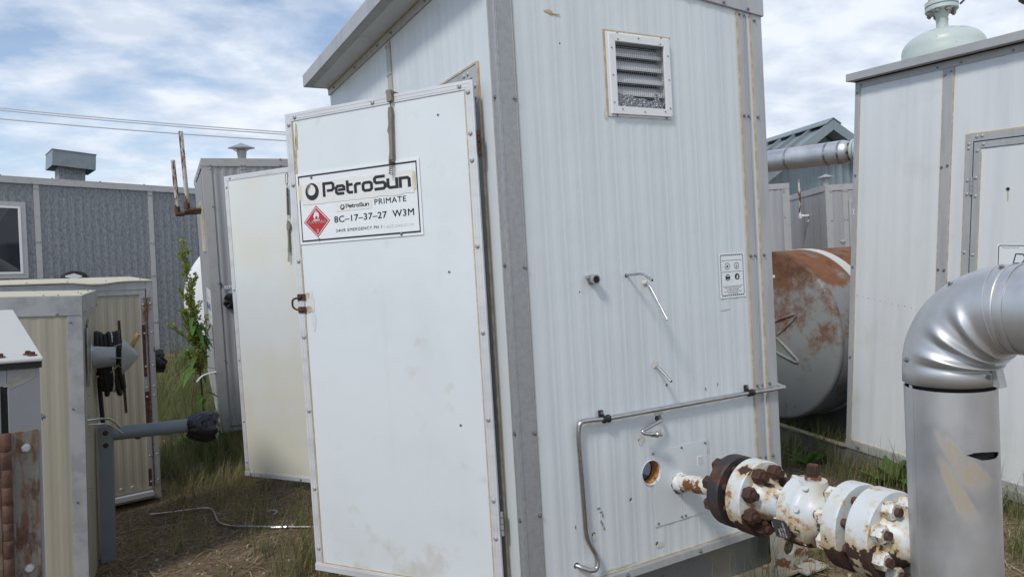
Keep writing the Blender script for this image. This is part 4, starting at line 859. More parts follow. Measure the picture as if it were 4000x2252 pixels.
for i in range(len(path) - 1):
    for k in range(nV): j = (k + 1) % nV; fs.append((i * nV + k, i * nV + j, (i + 1) * nV + j, (i + 1) * nV + k))
el = obj('elbow', MB().add(vs, fs), M['cladding'], rs, ang=75); sm = el.modifiers.new('sheet', 'SOLIDIFY'); sm.thickness = .002
HZ = EZ + RB; HY = -RB
def bend_ring(name, a, w, up_):
    pts = []; 
    for k in range(65):
        phi = 2 * pi * k / 64; t = R(a); ctr = V((0, -RB * (1 - cos(t)), EZ + RB * sin(t))); u_ = V((0, -cos(t), -sin(t))); rr = ER + ridge(a, phi) + up_
        pts.append(ctr + u_ * min(rr * cos(phi), RB - .012) + V((1, 0, 0)) * rr * sin(phi))
    return obj(name, MB().tube(pts, w, 6), M['cladding'], rs)
bend_ring('lap_seam', 84, .0020, .0008)
obj('horizontal_cladding', MB().lathe((0, HY + .012, HZ), (0, -1, 0), [(0, .1145), (.02, .1155), (.6, .1155), (2.2, .1155)], 48), M['cladding'], rs)
obj('rim_band', MB().lathe((0, HY - .018, HZ), (0, -1, 0), [(-.003, .1165), (-.003, .1195), (.006, .1195), (.006, .1165)], 48, closed=False), M['cladding'], rs)
lap = MB().box(-.02, .02, -.165, -.128, .918, 1.0).xf(Matrix.Rotation(R(14), 4, 'Z')); obj('lap_tab', MB().prism([(-.118, .917), (-.136, .914), (-.130, .945), (-.122, .985), (-.116, .985)], -.004, .03, axis='x'), M['cladding'], rs)
for a, z in ((-100, .945), (150, .985)):
    put(SCREW, 'screw', rs, (.1180 * cos(R(a)), .1180 * sin(R(a)), z), (cos(R(a)), sin(R(a)), 0), scale=.9)
for a, phi in ((62, 150), (88, 160)):
    t = R(a); up = V((0, -cos(t), -sin(t))); d = up * cos(R(phi)) - V((1, 0, 0)) * sin(R(phi)); put(SCREW, 'screw', rs, V((0, -RB * (1 - cos(t)), EZ + RB * sin(t))) + d * .1178, d, scale=.9)

# ================================================================== RIGHT-HAND WHITE SHELTER (x along its wall, y inwards)
rb = thing('equipment_shelter', 'lower white shelter at right with flat overhanging roof and grey door frame', 'shelter', (2.9648, .7965, -.0631), (-.0297, .055, -1.6556))
RL, RD, RH = 2.7, 1.9, 2.40
b = rib_sheet(MB(), .002, .607, .056, RH, pitch=.115, depth=.0012, ph=.03); rib_sheet(b, .6072, .76, .056, RH, pitch=.5, depth=0); rib_sheet(b, .7602, 1.70, 1.985, RH, pitch=.115, depth=.0012); rib_sheet(b, 1.7002, RL, .056, RH, pitch=.115, depth=.0012)
obj('front_wall', b, M['right_panel'], rb, smooth=False)
obj('side_wall', MB().box(.001, .05, .0505, RD, .0, RH).box(RL - .05, RL - .001, .0505, RD, .0, RH), M['right_panel'], rb)
obj('back_wall', MB().box(.051, RL - .051, RD - .05, RD - .001, .0, RH - .02), M['right_panel'], rb)
obj('roof', MB().box(-.018, RL + .02, -.070, RD + .02, RH + .045, RH + .085), M['soffit'], rb)
obj('fascia', MB().box(-.022, RL + .024, -.0745, -.0705, RH + .040, RH + .088).box(-.0225, -.0185, -.0700, RD + .02, RH + .040, RH + .088).box(-.018, RL, -.070, -.045, RH + .0385, RH + .0445), M['shed_trim'], rb, bevel=.0015)
obj('head_trim', MB().box(-.004, RL, -.007, -.0005, RH - .004, RH + .0445), M['shed_trim'], rb, bevel=.001)
obj('sealant', MB().box(-.002, RL, -.011, -.0072, RH + .036, RH + .0444), M['rust'], rb)
obj('corner_trim', MB().box(-.005, .029, -.0055, -.0005, .058, RH - .0045).box(-.005, -.0005, -.0003, .04, .058, RH - .0045), M['alu'], rb, bevel=.001)
obj('seam_trim', MB().box(.5995, .6565, -.0055, -.0005, .058, RH - .0045), M['alu'], rb, bevel=.001)
se = MB().box(.0293, .034, -.004, -.0012, .06, RH - .005).box(.594, .5993, -.004, -.0014, .06, RH - .005).box(.6567, .663, -.004, -.0005, .06, RH - .005).box(.741, .7482, -.004, -.0005, .06, 2.003).box(.7485, 1.72, -.0045, -.0014, 1.9972, 2.005)
obj('sealant', se, M['sealant'], rb)
obj('base_trim', MB().box(-.004, RL, -.012, -.0005, 0, .056), M['alu'], rb, bevel=.002)
obj('sealant', MB().box(.03, RL, -.008, -.0014, .0565, .062), M['sealant'], rb)
fr = MB().box(.7485, .787, -.008, -.0005, .0565, 1.9965).box(.7872, 1.68, -.008, -.0005, 1.958, 1.9965).box(1.6802, 1.72, -.008, -.0005, .0565, 1.9965); obj('door_frame', fr, M['alu'], rb, bevel=.001)
obj('door_recess', MB().box(.77, 1.70, .035, .049, .06, 1.985), M['dark'], rb)
rd = obj('door', rib_sheet(MB(), .829, 1.64, .095, 1.915, thick=.03, pitch=.125, depth=.001), M['right_panel'], rb, smooth=False)
obj('edge_trim', MB().box(.7925, .829, -.006, .03, .06, 1.953).box(.8292, 1.64, -.006, .03, 1.917, 1.953).box(1.6402, 1.676, -.006, .03, .06, 1.953).box(.8292, 1.64, -.006, .03, .06, .0945), M['alu'], rd, bevel=.001)
obj('sealant', MB().box(.8292, .834, -.004, -.0012, .097, 1.9), M['sealant'], rd)
hg = MB()
for k in range(4): hg.cyl((.7865, -.009, 1.662 + k * .025), (.7865, -.009, 1.685 + k * .025), .008, 12)
hg.box(.776, .800, -.0085, -.0062, 1.664, 1.757); obj('hinge', hg, M['galv'], rd)
blot('rust_run', .9818, 1.650, .0035, .03, 'sealant', rd, y=-.0012, seed=80); obj('bolt_hole', MB().cyl((.981, -.0025, 1.683), (.981, -.0008, 1.683), .0095, 14), M['rust'], rd)
for u, z in [(.607, 1.832), (.642, 1.839), (.608, 1.235), (.644, 1.233), (.608, .66), (.644, .66), (.608, 2.36), (.644, 2.375)]: put(SCREW, 'screw', rb, (u, -.0058, z))
for u, z in [(.018, 2.369), (.020, 1.832), (.018, 1.228), (.017, .62)]: put(SCREW, 'screw', rb, (u - .006, -.0058, z))
for u in (.04, .56, .70, .98, 1.3): put(SCREW, 'screw', rb, (u, -.0073, RH + .012))
for u, z in [(.805, 1.983), (.834, 1.984), (.762, 1.947), (.761, 1.923), (.761, 1.744), (.76, 1.667), (.759, 1.339), (.759, 1.0)]: put(RIVET, 'rivet', rb, (u + .003, -.0083, z))
for u, z in [(.844, 1.937), (.812, 1.905), (.81, 1.755), (.811, 1.654), (.808, 1.326), (.808, 1.0)]: put(RIVET, 'rivet', rd, (u, -.0063, z))
for u in (.10, 1.05, 1.3): put(SCREW, 'screw', rb, (u, -.0125, .022))
mk = MB(); stroke(mk, [(.004, 1.615), (.018, 1.575)], .0035, 0, .0006); stroke(mk, [(.018, 1.615), (.008, 1.575)], .0035, 0, .0006)
obj('chalk_mark', mk.xf(wallmat((-.004, -.0058, 0), (1, 0, 0), (0, -1, 0))), M['window_white'], rb, smooth=False)
for k in range(46):                                           # scuffed line of little dents across the sheet
    u = .05 + k * .0145
    if .59 < u < .665: continue
    random.seed(k); blot('scuff_mark', u, 1.045 - .12 * u + random.uniform(-.002, .002), .004, random.uniform(.001, .0035), 'window_white' if k % 3 else 'galv_dull', rb, y=-.0018, seed=k, n=7)
obj('skid', MB().box(-1.35, RL, -.004, .05, -.13, -.0005).box(-1.35, -1.30, .0505, RD, -.13, -.0008).box(-.10, -.04, .0505, RD, -.13, -.0008).box(-1.35, RL, RD - .049, RD, -.13, -.0010).box(1.2, 1.26, .0505, RD - .05, -.13, -.0008), M['skid'], rb)
obj('skid_rail', MB().box(-1.36, .0, -.024, .02, .0, .014), M['skid_flange'], rb, bevel=.002)
# builder's plate on its door
RM = Matrix.LocRotScale(V((2.9648, .7965, -.0631)), Euler((-.0297, .055, -1.6556)), None)
bl = thing('builder_plate', 'white sticker with black rounded border on the right shelter door', 'sticker'); bl.matrix_world = RM
obj('sheet', MB().box(.937, 1.30, -.0019, -.0012, 1.10, 1.388), M['sign_white'], bl, bevel=.0003)
bb = MB(); stroke(bb, [(.955, 1.108), (.947, 1.116), (.947, 1.372), (.955, 1.380), (1.284, 1.380), (1.292, 1.372), (1.292, 1.116), (1.284, 1.108)], .0042, 0, .0004, True)
obj('border', bb.xf(wallmat((0, -.0020, 0), (1, 0, 0), (0, -1, 0))), M['black_ink'], bl, smooth=False)
obj('lettering', text_mesh('MANUFACTURED BY', .090, .0085, .0003).xf(wallmat((.963, -.0021, 1.364), (1, 0, 0), (0, -1, 0))), M['galv_dull'], bl, smooth=False)
rr = MB(); stroke(rr, [(1.016, 1.235), (1.036, 1.335), (1.072, 1.335), (1.083, 1.32), (1.078, 1.297), (1.066, 1.286), (1.032, 1.286)], .006, 0, .0004); stroke(rr, [(1.058, 1.286), (1.082, 1.235)], .010, 0, .0004)
obj('lettering', rr.xf(wallmat((0, -.0021, 0), (1, 0, 0), (0, -1, 0))), M['black_ink'], bl, smooth=False)

# vessel whose domed top stands up through that roof
vz = V((3.61, .43, 0)); vt = thing('pressure_vessel', 'pale green vessel dome with bolted flange above the right shelter roof', 'vessel', vz, (-.0297, .055, 0))
DZ = 2.42
prof = [(.08, .252), (DZ + .04, .252), (DZ + .10, .252), (DZ + .115, .255), (DZ + .150, .255), (DZ + .163, .252)]
for i in range(15):
    t = pi / 2 * i / 14; prof.append((DZ + .19 + .130 * sin(t), .252 * cos(t) ** .8 if i < 14 else .02))
obj('dome', MB().lathe((0, 0, 0), (0, 0, 1), prof, 56), M['vessel'], vt, ang=60)
obj('neck', MB().lathe((0, 0, DZ + .30), (0, 0, 1), [(0, .046), (.012, .037), (.085, .036), (.090, .039), (.098, .039), (.103, .036), (.120, .037), (.150, .052), (.158, .056)], 24), M['vessel'], vt, ang=50)
obj('flange', MB().lathe((0, 0, DZ + .455), (0, 0, 1), [(0, .05), (.001, .098), (.004, .101), (.026, .101), (.029, .098), (.0292, .070), (.034, .070), (.0342, .098), (.037, .101), (.064, .101), (.066, .098)], 36), M['vessel'], vt)
nb = MB().lathe((0, 0, 0), (0, 0, 1), [(-.020, .0145), (-.018, .0165), (-.001, .0165)], 6).cyl((0, 0, -.028), (0, 0, .09), .0085, 10); NB = mesh_of('stud_bolt', nb); NB.materials.append(M['vessel_bolt'])
for i in range(8):
    t = R(12 + 45 * i); o = bpy.data.objects.new('stud_bolt', NB); COL.objects.link(o); o.parent = vt; o.location = (.078 * cos(t), .078 * sin(t), DZ + .4548)
# second stack at the frame edge with a scrap of lagging and a loose cable
sk = thing('vent_stack', 'thin grey pipe with ragged black lagging rising from the right roof', 'pipe', (4.06, -.02, 2.40))
obj('pipe', MB().tube([(0, 0, -.3), (0, 0, .30), (-.004, .004, .34), (-.02, .02, .38), (-.02, .02, .75)], [.028, .028, .03, .036, .036], 14), M['galv_dull'], sk)
lg = MB(); pts = [(-.20 + .03 * i, .10 - .012 * i, .405 + .012 * mnoise.noise(V((i, 3, 1)))) for i in range(9)]; lg.tube(pts, [.012, .026, .030, .038, .034, .042, .046, .05, .05], 10); obj('lagging', lg, M['rubber'], sk)
obj('loose_cable', MB().tube([(-.02, .02, .62), (-.22, .13, .60), (-.42, .25, .50), (-.50, .30, .415)], .007, 6), M['black_plastic'], sk)
# ================================================================== RUSTY TANK BEHIND
TA0 = V((3.103, 1.534, .642)); TAX = V((.994, -.065, 0)).normalized(); TR = .649
tk = thing('storage_tank', 'big rusty grey horizontal tank with star embossed end, lying behind the shelters', 'tank', TA0)
sh = [(.045, TR - .002), (.05, TR), (2.4, TR), (2.45, TR - .05), (2.5, .3), (2.51, .02)]
obj('tank_shell', MB().lathe((0, 0, 0), TAX, sh, 80), M['tank_shell'], tk, ang=40)
hd = []
for i in range(13): q = i / 12; hd.append((-.055 * cos(q * pi / 2) ** .8 if i < 12 else 0, .015 + (TR - .045) * q))
hd = [(-.052 + .052 * (r / (TR - .03)) ** 2.2, r) for r in [.01 + (TR - .035) * i / 14 for i in range(15)]] + [(.004, TR - .012), (.014, TR - .003), (.030, TR + .001), (.046, TR - .001)]
obj('tank_end', MB().lathe((0, 0, 0), TAX, hd, 80), M['tank'], tk, ang=60)
TRT = V((0, 0, 1)).cross(TAX).normalized() * -1                # to the right as seen from outside
em = MB()
def on_end(x, z): r = sqrt(x * x + z * z); return TRT * x + V((0, 0, z)) + TAX * (-.052 + .052 * (r / (TR - .03)) ** 2.2)
for k in range(6):
    t = R(30 + 60 * k); d = V((cos(t), sin(t))); nn = V((-sin(t), cos(t)))
    for s in (-1, 1):
        pts = [on_end(*(d * .07 + nn * s * .055)), on_end(*(d * .20 + nn * s * .040)), on_end(*(d * .33 + nn * s * .014)), on_end(*(d * .355))]
        em.tube(pts, [.006, .012, .013, .010], 10)
obj('embossed_star', em, M['tank'], tk, ang=60)
wb = MB()
for i in range(64):
    a, b2 = 2 * pi * i / 64, 2 * pi * (i + 1) / 64
    def sp_(t, r, s): return TRT * (r * cos(t)) + V((0, 0, r * sin(t))) + TAX * s
    wb.hexa([sp_(a, TR + .001, .33), sp_(b2, TR + .001, .33), sp_(b2, TR + .001, .42), sp_(a, TR + .001, .42)], [sp_(a, TR + .006, .33), sp_(b2, TR + .006, .33), sp_(b2, TR + .006, .42), sp_(a, TR + .006, .42)])
obj('white_band', wb, M['strap_white'], tk)
obj('lifting_eye', MB().tube([sp_(R(96), TR - .01, 1.05), sp_(R(95), TR + .06, 1.06), sp_(R(93), TR + .10, 1.12), sp_(R(91), TR + .06, 1.18), sp_(R(90), TR - .01, 1.19)], .013, 8), M['rust'], tk)
for s in (.45, 1.9): obj('saddle', MB().box(-.5, .5, -.05, .05, -.80, -.35).xf(Matrix.Translation(TAX * s) @ Matrix.Rotation(atan2(TAX.y, TAX.x) + pi / 2, 4, 'Z')), M['skid'], tk)
lbp = on_end(.075, .46) - TAX * .003
o = obj('label_tag', MB().box(-.03, .03, -.001, .0, -.011, .011).xf(wallmat(lbp, TRT, -TAX) @ Matrix.Rotation(R(-90), 4, 'X')), M['sticker_cream'], tk)
pw = on_end(-.20, .36) - TAX * .006; obj('paper_notice', MB().box(-.10, .10, -.0008, .0, -.14, .14).xf(wallmat(pw, TRT, -TAX) @ Matrix.Rotation(R(-90), 4, 'X')), M['sign_white'], tk)

# insulated pipe running into the far side of the right shelter
PB = V((4.175, 1.60, 2.098)); PA = V((4.042, 2.51, 2.131)); PD = (PA - PB).normalized()
ip = thing('exhaust_pipe', 'horizontal silver lagged pipe with metal bands between the two shelters', 'pipe', PB)
obj('lagging_shell', MB().lathe((0, 0, 0), PD, [(-.075, .028), (-.070, .05), (-.055, .075), (-.03, .092), (0, .0995), (.02, .1005), (.10, .1005), (.101, .099), (2.6, .099)], 36), M['cladding'], ip, ang=50)
bn_ = MB().lathe((0, 0, 0), PD, [(-.07, .1), (-.069, .1)], 3) if False else None
for s in (.005, .125, .50, .86, 1.3):
    obj('band', MB().lathe((0, 0, 0), PD, [(s, .1008), (s, .1022), (s + .018, .1022), (s + .018, .1008)], 36, closed=False), M['stainless'], ip)
obj('flange', MB().lathe((0, 0, 0), -PD, [(.085, .04), (.085, .098), (.108, .098), (.109, .06), (.113, .06), (.114, .098), (.137, .098), (.138, .04), (.78, .04)], 28), M['vessel'], ip)
nb = MB().lathe((0, 0, 0), (0, 0, 1), [(-.02, .014), (0, .014)], 6).lathe((0, 0, 0), (0, 0, 1), [(.052, .014), (.072, .014)], 6).cyl((0, 0, -.03), (0, 0, .085), .008, 8); NB2 = mesh_of('stud_bolt', nb); NB2.materials.append(M['rust'])
fq = (-PD).to_track_quat('Z', 'Y')
for i in range(6):
    o = bpy.data.objects.new('stud_bolt', NB2); COL.objects.link(o); o.parent = ip; o.location = -PD * .085 + fq @ V((.074 * cos(R(60 * i + 10)), .074 * sin(R(60 * i + 10)), 0)); o.rotation_mode = 'QUATERNION'; o.rotation_quaternion = fq
el2 = MB(); e = PD * 2.6; el2.tube(fillet([e - PD * .01, e + PD * .3, e + PD * .3 + V((0, 0, -2.5))], .22, 10), .099, 24); obj('far_leg', el2, M['cladding'], ip)
nt_ = MB().box(-.11, .11, -.004, 0, -.03, .03).xf(Matrix.Translation(V((.0, -.09, -.13))) @ Matrix.Rotation(R(-100), 4, 'Z')); 

# ================================================================== FAR SHEDS AND THE GABLED METAL BUILDING (right gap)
PK = V((10.335, 6.269, 3.571)); gyaw = atan2(-.273, .962)
gb = thing('metal_building', 'blue-grey ribbed metal building with a steep standing-seam gable roof', 'building', (PK.x, PK.y, 0), (0, 0, gyaw))
PZ = 3.571; HW = 1.9; pit = .66
b = rib_sheet(MB(), -HW + .25, HW - .25, -.3, 2.0, pitch=.16, depth=.012, ph=.02, top=lambda u: PZ - .16 - pit * abs(u), y=.35)
obj('gable_wall', b, M['blue_metal'], gb, smooth=False)
obj('side_wall', MB().box(-HW + .25, -HW + .30, .401, 8, -.3, PZ - .2 - pit * (HW - .3)).box(HW - .30, HW - .25, .401, 8, -.3, PZ - .2 - pit * (HW - .3)), M['blue_metal'], gb)
def slope(s, x0, x1, y0, y1, up0, up1, mb):
    q = [(s * x0, PZ + up0 - pit * x0), (s * x1, PZ + up0 - pit * x1), (s * x1, PZ + up1 - pit * x1), (s * x0, PZ + up1 - pit * x0)]; return mb.prism(q, y0, y1)
rfm = MB(); slope(1, .0, HW, .02, 8, -.07, -.03, rfm); slope(-1, .0001, HW, .02, 8, -.07, -.03, rfm); obj('roof', rfm, M['blue_metal'], gb)
sm_ = MB()
for k in range(14):
    for s in (1, -1): slope(s, .10, HW, .46 + k * .46, .50 + k * .46, -.029, .04, sm_)
obj('roof_seam', sm_, M['blue_metal'], gb)
rk = MB()
for s in (1, -1):
    slope(s, .002, HW + .02, -.03, .019, -.16, .03, rk); slope(s, .002, HW - .26, .0195, .345, -.135, -.11, rk)
obj('rake_trim', rk, M['blue_metal'], gb)
rc = MB(); slope(1, .0, .16, -.04, 8, .045, .065, rc); slope(-1, .0001, .16, -.04, 8, .045, .065, rc); obj('ridge_cap', rc, M['blue_metal'], gb)
clz = MB(); slope(1, .11, .14, .5, 8, -.028, .043, clz); slope(-1, .11, .14, .5, 8, -.028, .043, clz); obj('ridge_closure', clz, M['dark'], gb)
obj('wall_light', MB().box(.25, .70, .27, .335, 1.95, 2.08), M['window_white'], gb)

def shed(name, label, loc, yaw, w0, w1, dep, h, trim=.06, mt='shed_grey'):
    t = thing(name, label, 'shed', loc, (0, 0, yaw)); 
    b = rib_sheet(MB(), w0, w1, -h, -.004, pitch=.085, depth=.004); obj('front_wall', b, M[mt], t, smooth=False)
    return t
s1 = shed('metal_shed', 'plain grey ribbed shed with pale top trim just right of the main shelter', (6.221, 3.888, 2.115), -.588, -1.6, -.002, 1.4, 2.35)
obj('side_wall', MB().box(-.05, -.001, .051, 1.4, -2.35, -.004).box(-1.6, -1.55, .051, 1.4, -2.35, -.004), M['shed_grey'], s1)
obj('roof', MB().box(-1.62, .004, -.006, 1.42, -.0035, .01), M['shed_trim'], s1)
obj('top_trim', MB().box(-1.62, .006, -.012, -.0062, -.058, .012).box(-.001, .006, -.006, 1.42, -.058, -.004), M['shed_trim'], s1)
obj('corner_trim', MB().box(-.085, .004, -.009, -.0045, -2.3, -.0585).box(-.375, -.30, -.009, -.0045, -2.3, -.0585), M['shed_trim'], s1)
for u in (-.36, -.315, -.065):
    for z in (-.075, -.10, -.42): put(SCREW, 'screw', s1, (u, -.0092, z), scale=1.1)
s2 = shed('metal_shed', 'grey ribbed shed with sloping left side, stub chimney and white vent pipe', (6.635, 3.661, 2.058), -.588, .002, 1.9, 2.6, 2.3)
DZ2 = .12
lm = rib_sheet(MB(), -2.6, -.052, -2.3, -.004, pitch=.085, depth=.004, top=lambda u: -.004 + 0 * u); lm.xf(Matrix(((0, 1, 0, 0), (-1, 0, 0, 0), (0, 0, 1, 0), (0, 0, 0, 1))))
obj('side_wall', lm, M['shed_grey'], s2, smooth=False)
obj('back_wall', MB().box(.051, 1.9, 2.55, 2.6, -2.3, -.01).box(1.85, 1.899, .051, 2.549, -2.3, -.01), M['shed_grey'], s2)
obj('roof', MB().box(-.006, 1.91, -.006, 2.6, -.0035, .012), M['shed_trim'], s2)
obj('top_trim', MB().box(-.012, 1.92, -.012, -.0062, -.062, .014).box(-.012, -.0062, -.006, 2.6, -.062, .014), M['shed_trim'], s2)
obj('corner_trim', MB().box(-.009, .075, -.010, -.0045, -2.3, -.0625).box(-.009, -.0045, -.004, .045, -2.3, -.0625).box(.20, .265, -.010, -.0045, -2.3, -.0625), M['shed_trim'], s2)
for u in (.055, .215, .25):
    for z in (-.078, -.44): put(SCREW, 'screw', s2, (u, -.0102, z), scale=1.1)
dr = obj('door', MB().box(.305, 1.1, -.016, -.0055, -2.2, -.235), M['shed_grey'], s2); obj('door_frame', MB().box(.268, .302, -.020, -.0045, -2.2, -.20).box(.3022, 1.14, -.020, -.0045, -.232, -.20), M['shed_trim'], s2)
obj('handle', MB().tube(fillet([(.155, -.004, -.708), (.155, -.03, -.708), (.20, -.03, -.708), (.20, -.004, -.708)], .008), .006, 8), M['alu_bright'], s2)
def mushroom(parent, loc, m, r=.105, stem=.036, h=.055):
    v = bpy.data.objects.new('roof_vent', None); COL.objects.link(v); v.parent = parent; v.location = loc; v.empty_display_size = .05
    obj('vent_stem', MB().lathe((0, 0, -.04), (0, 0, 1), [(0, stem), (.04 + h * .55, stem), (.04 + h * .6, stem * 1.08), (.04 + h, stem * 1.12)], 20), M[m], v)
    obj('vent_cap', MB().lathe((0, 0, h * 1.15), (0, 0, 1), [(-.012, stem * .9), (-.004, r * .8), (0, r), (.004, r), (.030, r * .42), (.046, .006)], 32), M[m], v, ang=60)
    for k in range(4):
        t = R(45 + 90 * k); obj('vent_strut', MB().tube([(stem * cos(t), stem * sin(t), h * .8), (r * .8 * cos(t), r * .8 * sin(t), h * 1.12)], .004, 6), M[m], v)
    return v
mushroom(s2, (.16, .45, .045), 'galv', r=.105, stem=.036, h=.09)
vpz = MB(); P0 = V((-.004, .685, -.335)); vpz.tube(fillet([P0, P0 + V((-.11, 0, 0)), P0 + V((-.11, 0, .05))], .03), .017, 12); vpz.lathe(P0 + V((-.11, 0, -.03)), (0, 0, 1), [(0, .024), (.05, .024)], 14).lathe(P0 + V((-.13, 0, 0)), (1, 0, 0), [(0, .024), (.06, .024)], 14)
vo = obj('vent_pipe', MB().cyl(P0 + V((-.11, 0, .02)), P0 + V((-.11, 0, .50)), .016, 12), M['pipe_rust_white'], s2); obj('pipe_elbow', vpz, M['window_white'], vo)
obj('name_tag', MB().box(-.008, -.0045, .67, .74, -.425, -.385), M['window_white'], s2)

# ================================================================== BEIGE CABINETS ON THE LEFT
# nearer one (x along its front to the right corner, y back, z from the roof down)
ca = thing('equipment_cabinet', 'low beige ribbed cabinet with galvanised trim, vent cowl on its right side', 'cabinet', (-1.4642, 1.7264, 1.2900), (.0245, .0501, -.0494))
AD, AH, AL = .766, 1.53, 1.5
b = rib_sheet(MB(), -AL, -.062, -AH, -.096, pitch=.070, depth=.0016, y=.004, pat=(0, .3, .5, .8, 1.0), hts=(0, 0, 1, 1, 0)); obj('front_panel', b, M['beige'], ca, smooth=False)
sm2 = rib_sheet(MB(), -AD + .002, -.045, -AH, -.098, pitch=.045, depth=.003, y=.004); sm2.xf(Matrix(((0, -1, 0, 0), (-1, 0, 0, 0), (0, 0, 1, 0), (0, 0, 0, 1))))
obj('side_panel', sm2, M['beige'], ca, smooth=False)
obj('back_panel', MB().box(-AL, -.06, AD - .05, AD, -AH, -.05).box(-AL, -AL + .05, .06, AD - .051, -AH, -.05), M['beige'], ca)
obj('top', MB().box(-AL - .01, -.002, .002, AD + .004, -.03, .0).box(-AL - .01, -.002, .002, AD + .004, -.0002, .0022), M['beige_roof'], ca)
obj('head_trim', MB().box(-AL - .012, .0, -.003, .0015, -.0955, .0).box(-.0015, .002, -.003, AD + .006, -.0955, .0005).box(-.003, .0045, -.003, AD + .006, -.0995, -.0957), M['galv_dull'], ca, bevel=.001)
obj('corner_trim', MB().box(-.0625, .001, -.001, .0035, -AH, -.0962).box(-.0025, .001, .0036, .045, -AH, -.0962), M['galv_dull'], ca, bevel=.001)
for u, z, y in [(-.104, -.086, -.0035), (-.050, -.128, -.0015), (-.048, -.555, -.0015), (-.040, -1.02, -.0015), (-.40, -.086, -.0035)]: s = put(SCREW, 'screw', ca, (u, y, z), scale=.62); 
for y, z in [(.10, -.085), (.42, -.083), (.70, -.08), (.06, -.15), (.15, -.52), (.12, -.62), (.1, -.72), (.08, -.98)]: put(SCREW, 'screw', ca, (.0046, y, z), (1, 0, 0), scale=.62)
for x, y in [(-.10, .02), (-.16, .02), (-.02, .18), (-.05, .35), (-.02, .52), (-.015, .72), (-.30, .72), (-.52, .74)]: put(SCREW, 'screw', ca, (x, y, .0024), (0, 0, 1), scale=.65)
pl_ = MB()
for k in range(3): pl_.box(.005, .012, .11 + k * .055, .155 + k * .055, -.47 + .05 * k, -.17 + .02 * k)
obj('side_plate', pl_, M['stainless'], ca, bevel=.002)
cv = obj('vent_cowl', MB().lathe((.004, .302, -.342), (1, 0, -.01), [(0, .066), (.004, .064), (.008, .060), (.120, .050), (.121, .046), (.118, .046)], 32), M['galv'], ca, ang=40)
obj('cowl_collar', MB().lathe((.004, .302, -.342), (1, 0, 0), [(-.001, .072), (.005, .070), (.010, .0605)], 28, closed=False), M['tape_tan'], cv)
obj('cowl_cone', MB().lathe((.155, .302, -.345), (1, 0, -.02), [(-.002, .096), (0, .098), (.040, .054), (.078, .004), (.076, .002), (.002, .094)], 36, closed=False), M['galv'], cv, ang=50)
ms = MB()
for k in range(18):
    t = 2 * pi * k / 18; ms.tube([(.122, .302 + .044 * cos(t), -.344 + .044 * sin(t)), (.158, .302 + .044 * cos(t), -.345 + .044 * sin(t))], .0014, 5)
for k in range(4):
    ms.tube([(.128 + .009 * k, .302 + .0445 * cos(2 * pi * i / 18), -.344 + .0445 * sin(2 * pi * i / 18)) for i in range(19)], .0012, 5)
obj('cowl_mesh', ms, M['dark'], cv)
for t in (R(60), R(180), R(300)): obj('cowl_strut', MB().tube([(.10, .302 + .052 * cos(t), -.342 + .052 * sin(t)), (.16, .302 + .08 * cos(t), -.345 + .08 * sin(t))], .003, 6), M['galv'], cv)
tx = text_mesh('CANRIG', .10, .018, .0008) if False else None
AM = Matrix.LocRotScale(V((-1.4642, 1.7264, 1.2900)), Euler((.0245, .0501, -.0494)), None)
def afrom(p): return AM @ V(p)
for i, (lab, pts) in enumerate([('upper of two thin bent tubes leaving the beige cabinet above the grey post', [(-.02, .11, -.640), (.05, .13, -.640), (.098, .16, -.650), (.146, .19, -.712)]), ('lower of two thin bent tubes leaving the beige cabinet above the grey post', [(-.02, .16, -.672), (.06, .17, -.675), (.095, .19, -.690), (.150, .21, -.745)])]):
    steel_tube(lab, [afrom(p) for p in pts], .0055, .03)
# cable coil, its hanger bar and a stray tube on the side wall
cc_ = thing('cable_coil', 'coil of thick black cable hanging beside the beige cabinet', 'cable', afrom((.066, .60, -.40)))
cb = MB()
for k in range(6):
    x = -.052 + .0195 * k; r2 = .155 + .012 * sin(k * 1.9); cz = -.01 + .012 * cos(k * 2.3); pts = []
    for i in range(33):
        t = 2 * pi * i / 32; pts.append((x + .004 * sin(t * 2 + k) + .0195 * i / 32, .060 * cos(t), cz + r2 * sin(t) * (1 + .05 * abs(sin(t)))))
    cb.tube(pts, .0140, 10)
cb.tube([(-.052, .06, -.01), (-.058, .075, -.15), (-.056, .07, -.35), (-.05, .06, -.55)], .012, 10)
obj('coil', cb, M['rubber'], cc_)
obj('tie', MB().tube([(.02 + .006 * sin(i), .066 * cos(2 * pi * i / 24), -.01 + .168 * sin(2 * pi * i / 24)) for i in range(25)], .008, 8), M['strap_white'], cc_)
hb = thing('hanger_bar', 'thin rusty upright bar behind the black cable coil', 'bar', afrom((.130, .66, -.42)))
obj('bar', MB().box(-.0075, .0075, -.003, .003, -.30, .245).box(-.14, -.0076, -.003, .003, -.06, -.045), M['rust_knuckle'], hb)
yt = thing('stub_tube', 'short yellowed tube leaning behind the cone shaped cowl', 'tube', afrom((.205, .50, -.30)))
obj('tube', MB().cyl((-.05, .02, -.075), (.022, 0, .055), .0135, 14), M['yellow_tube'], yt); obj('tube_rod', MB().tube([(-.05, .02, -.075), (-.14, .05, -.16), (-.21, .06, -.17)], .006, 6), M['yellow_tube'], yt)
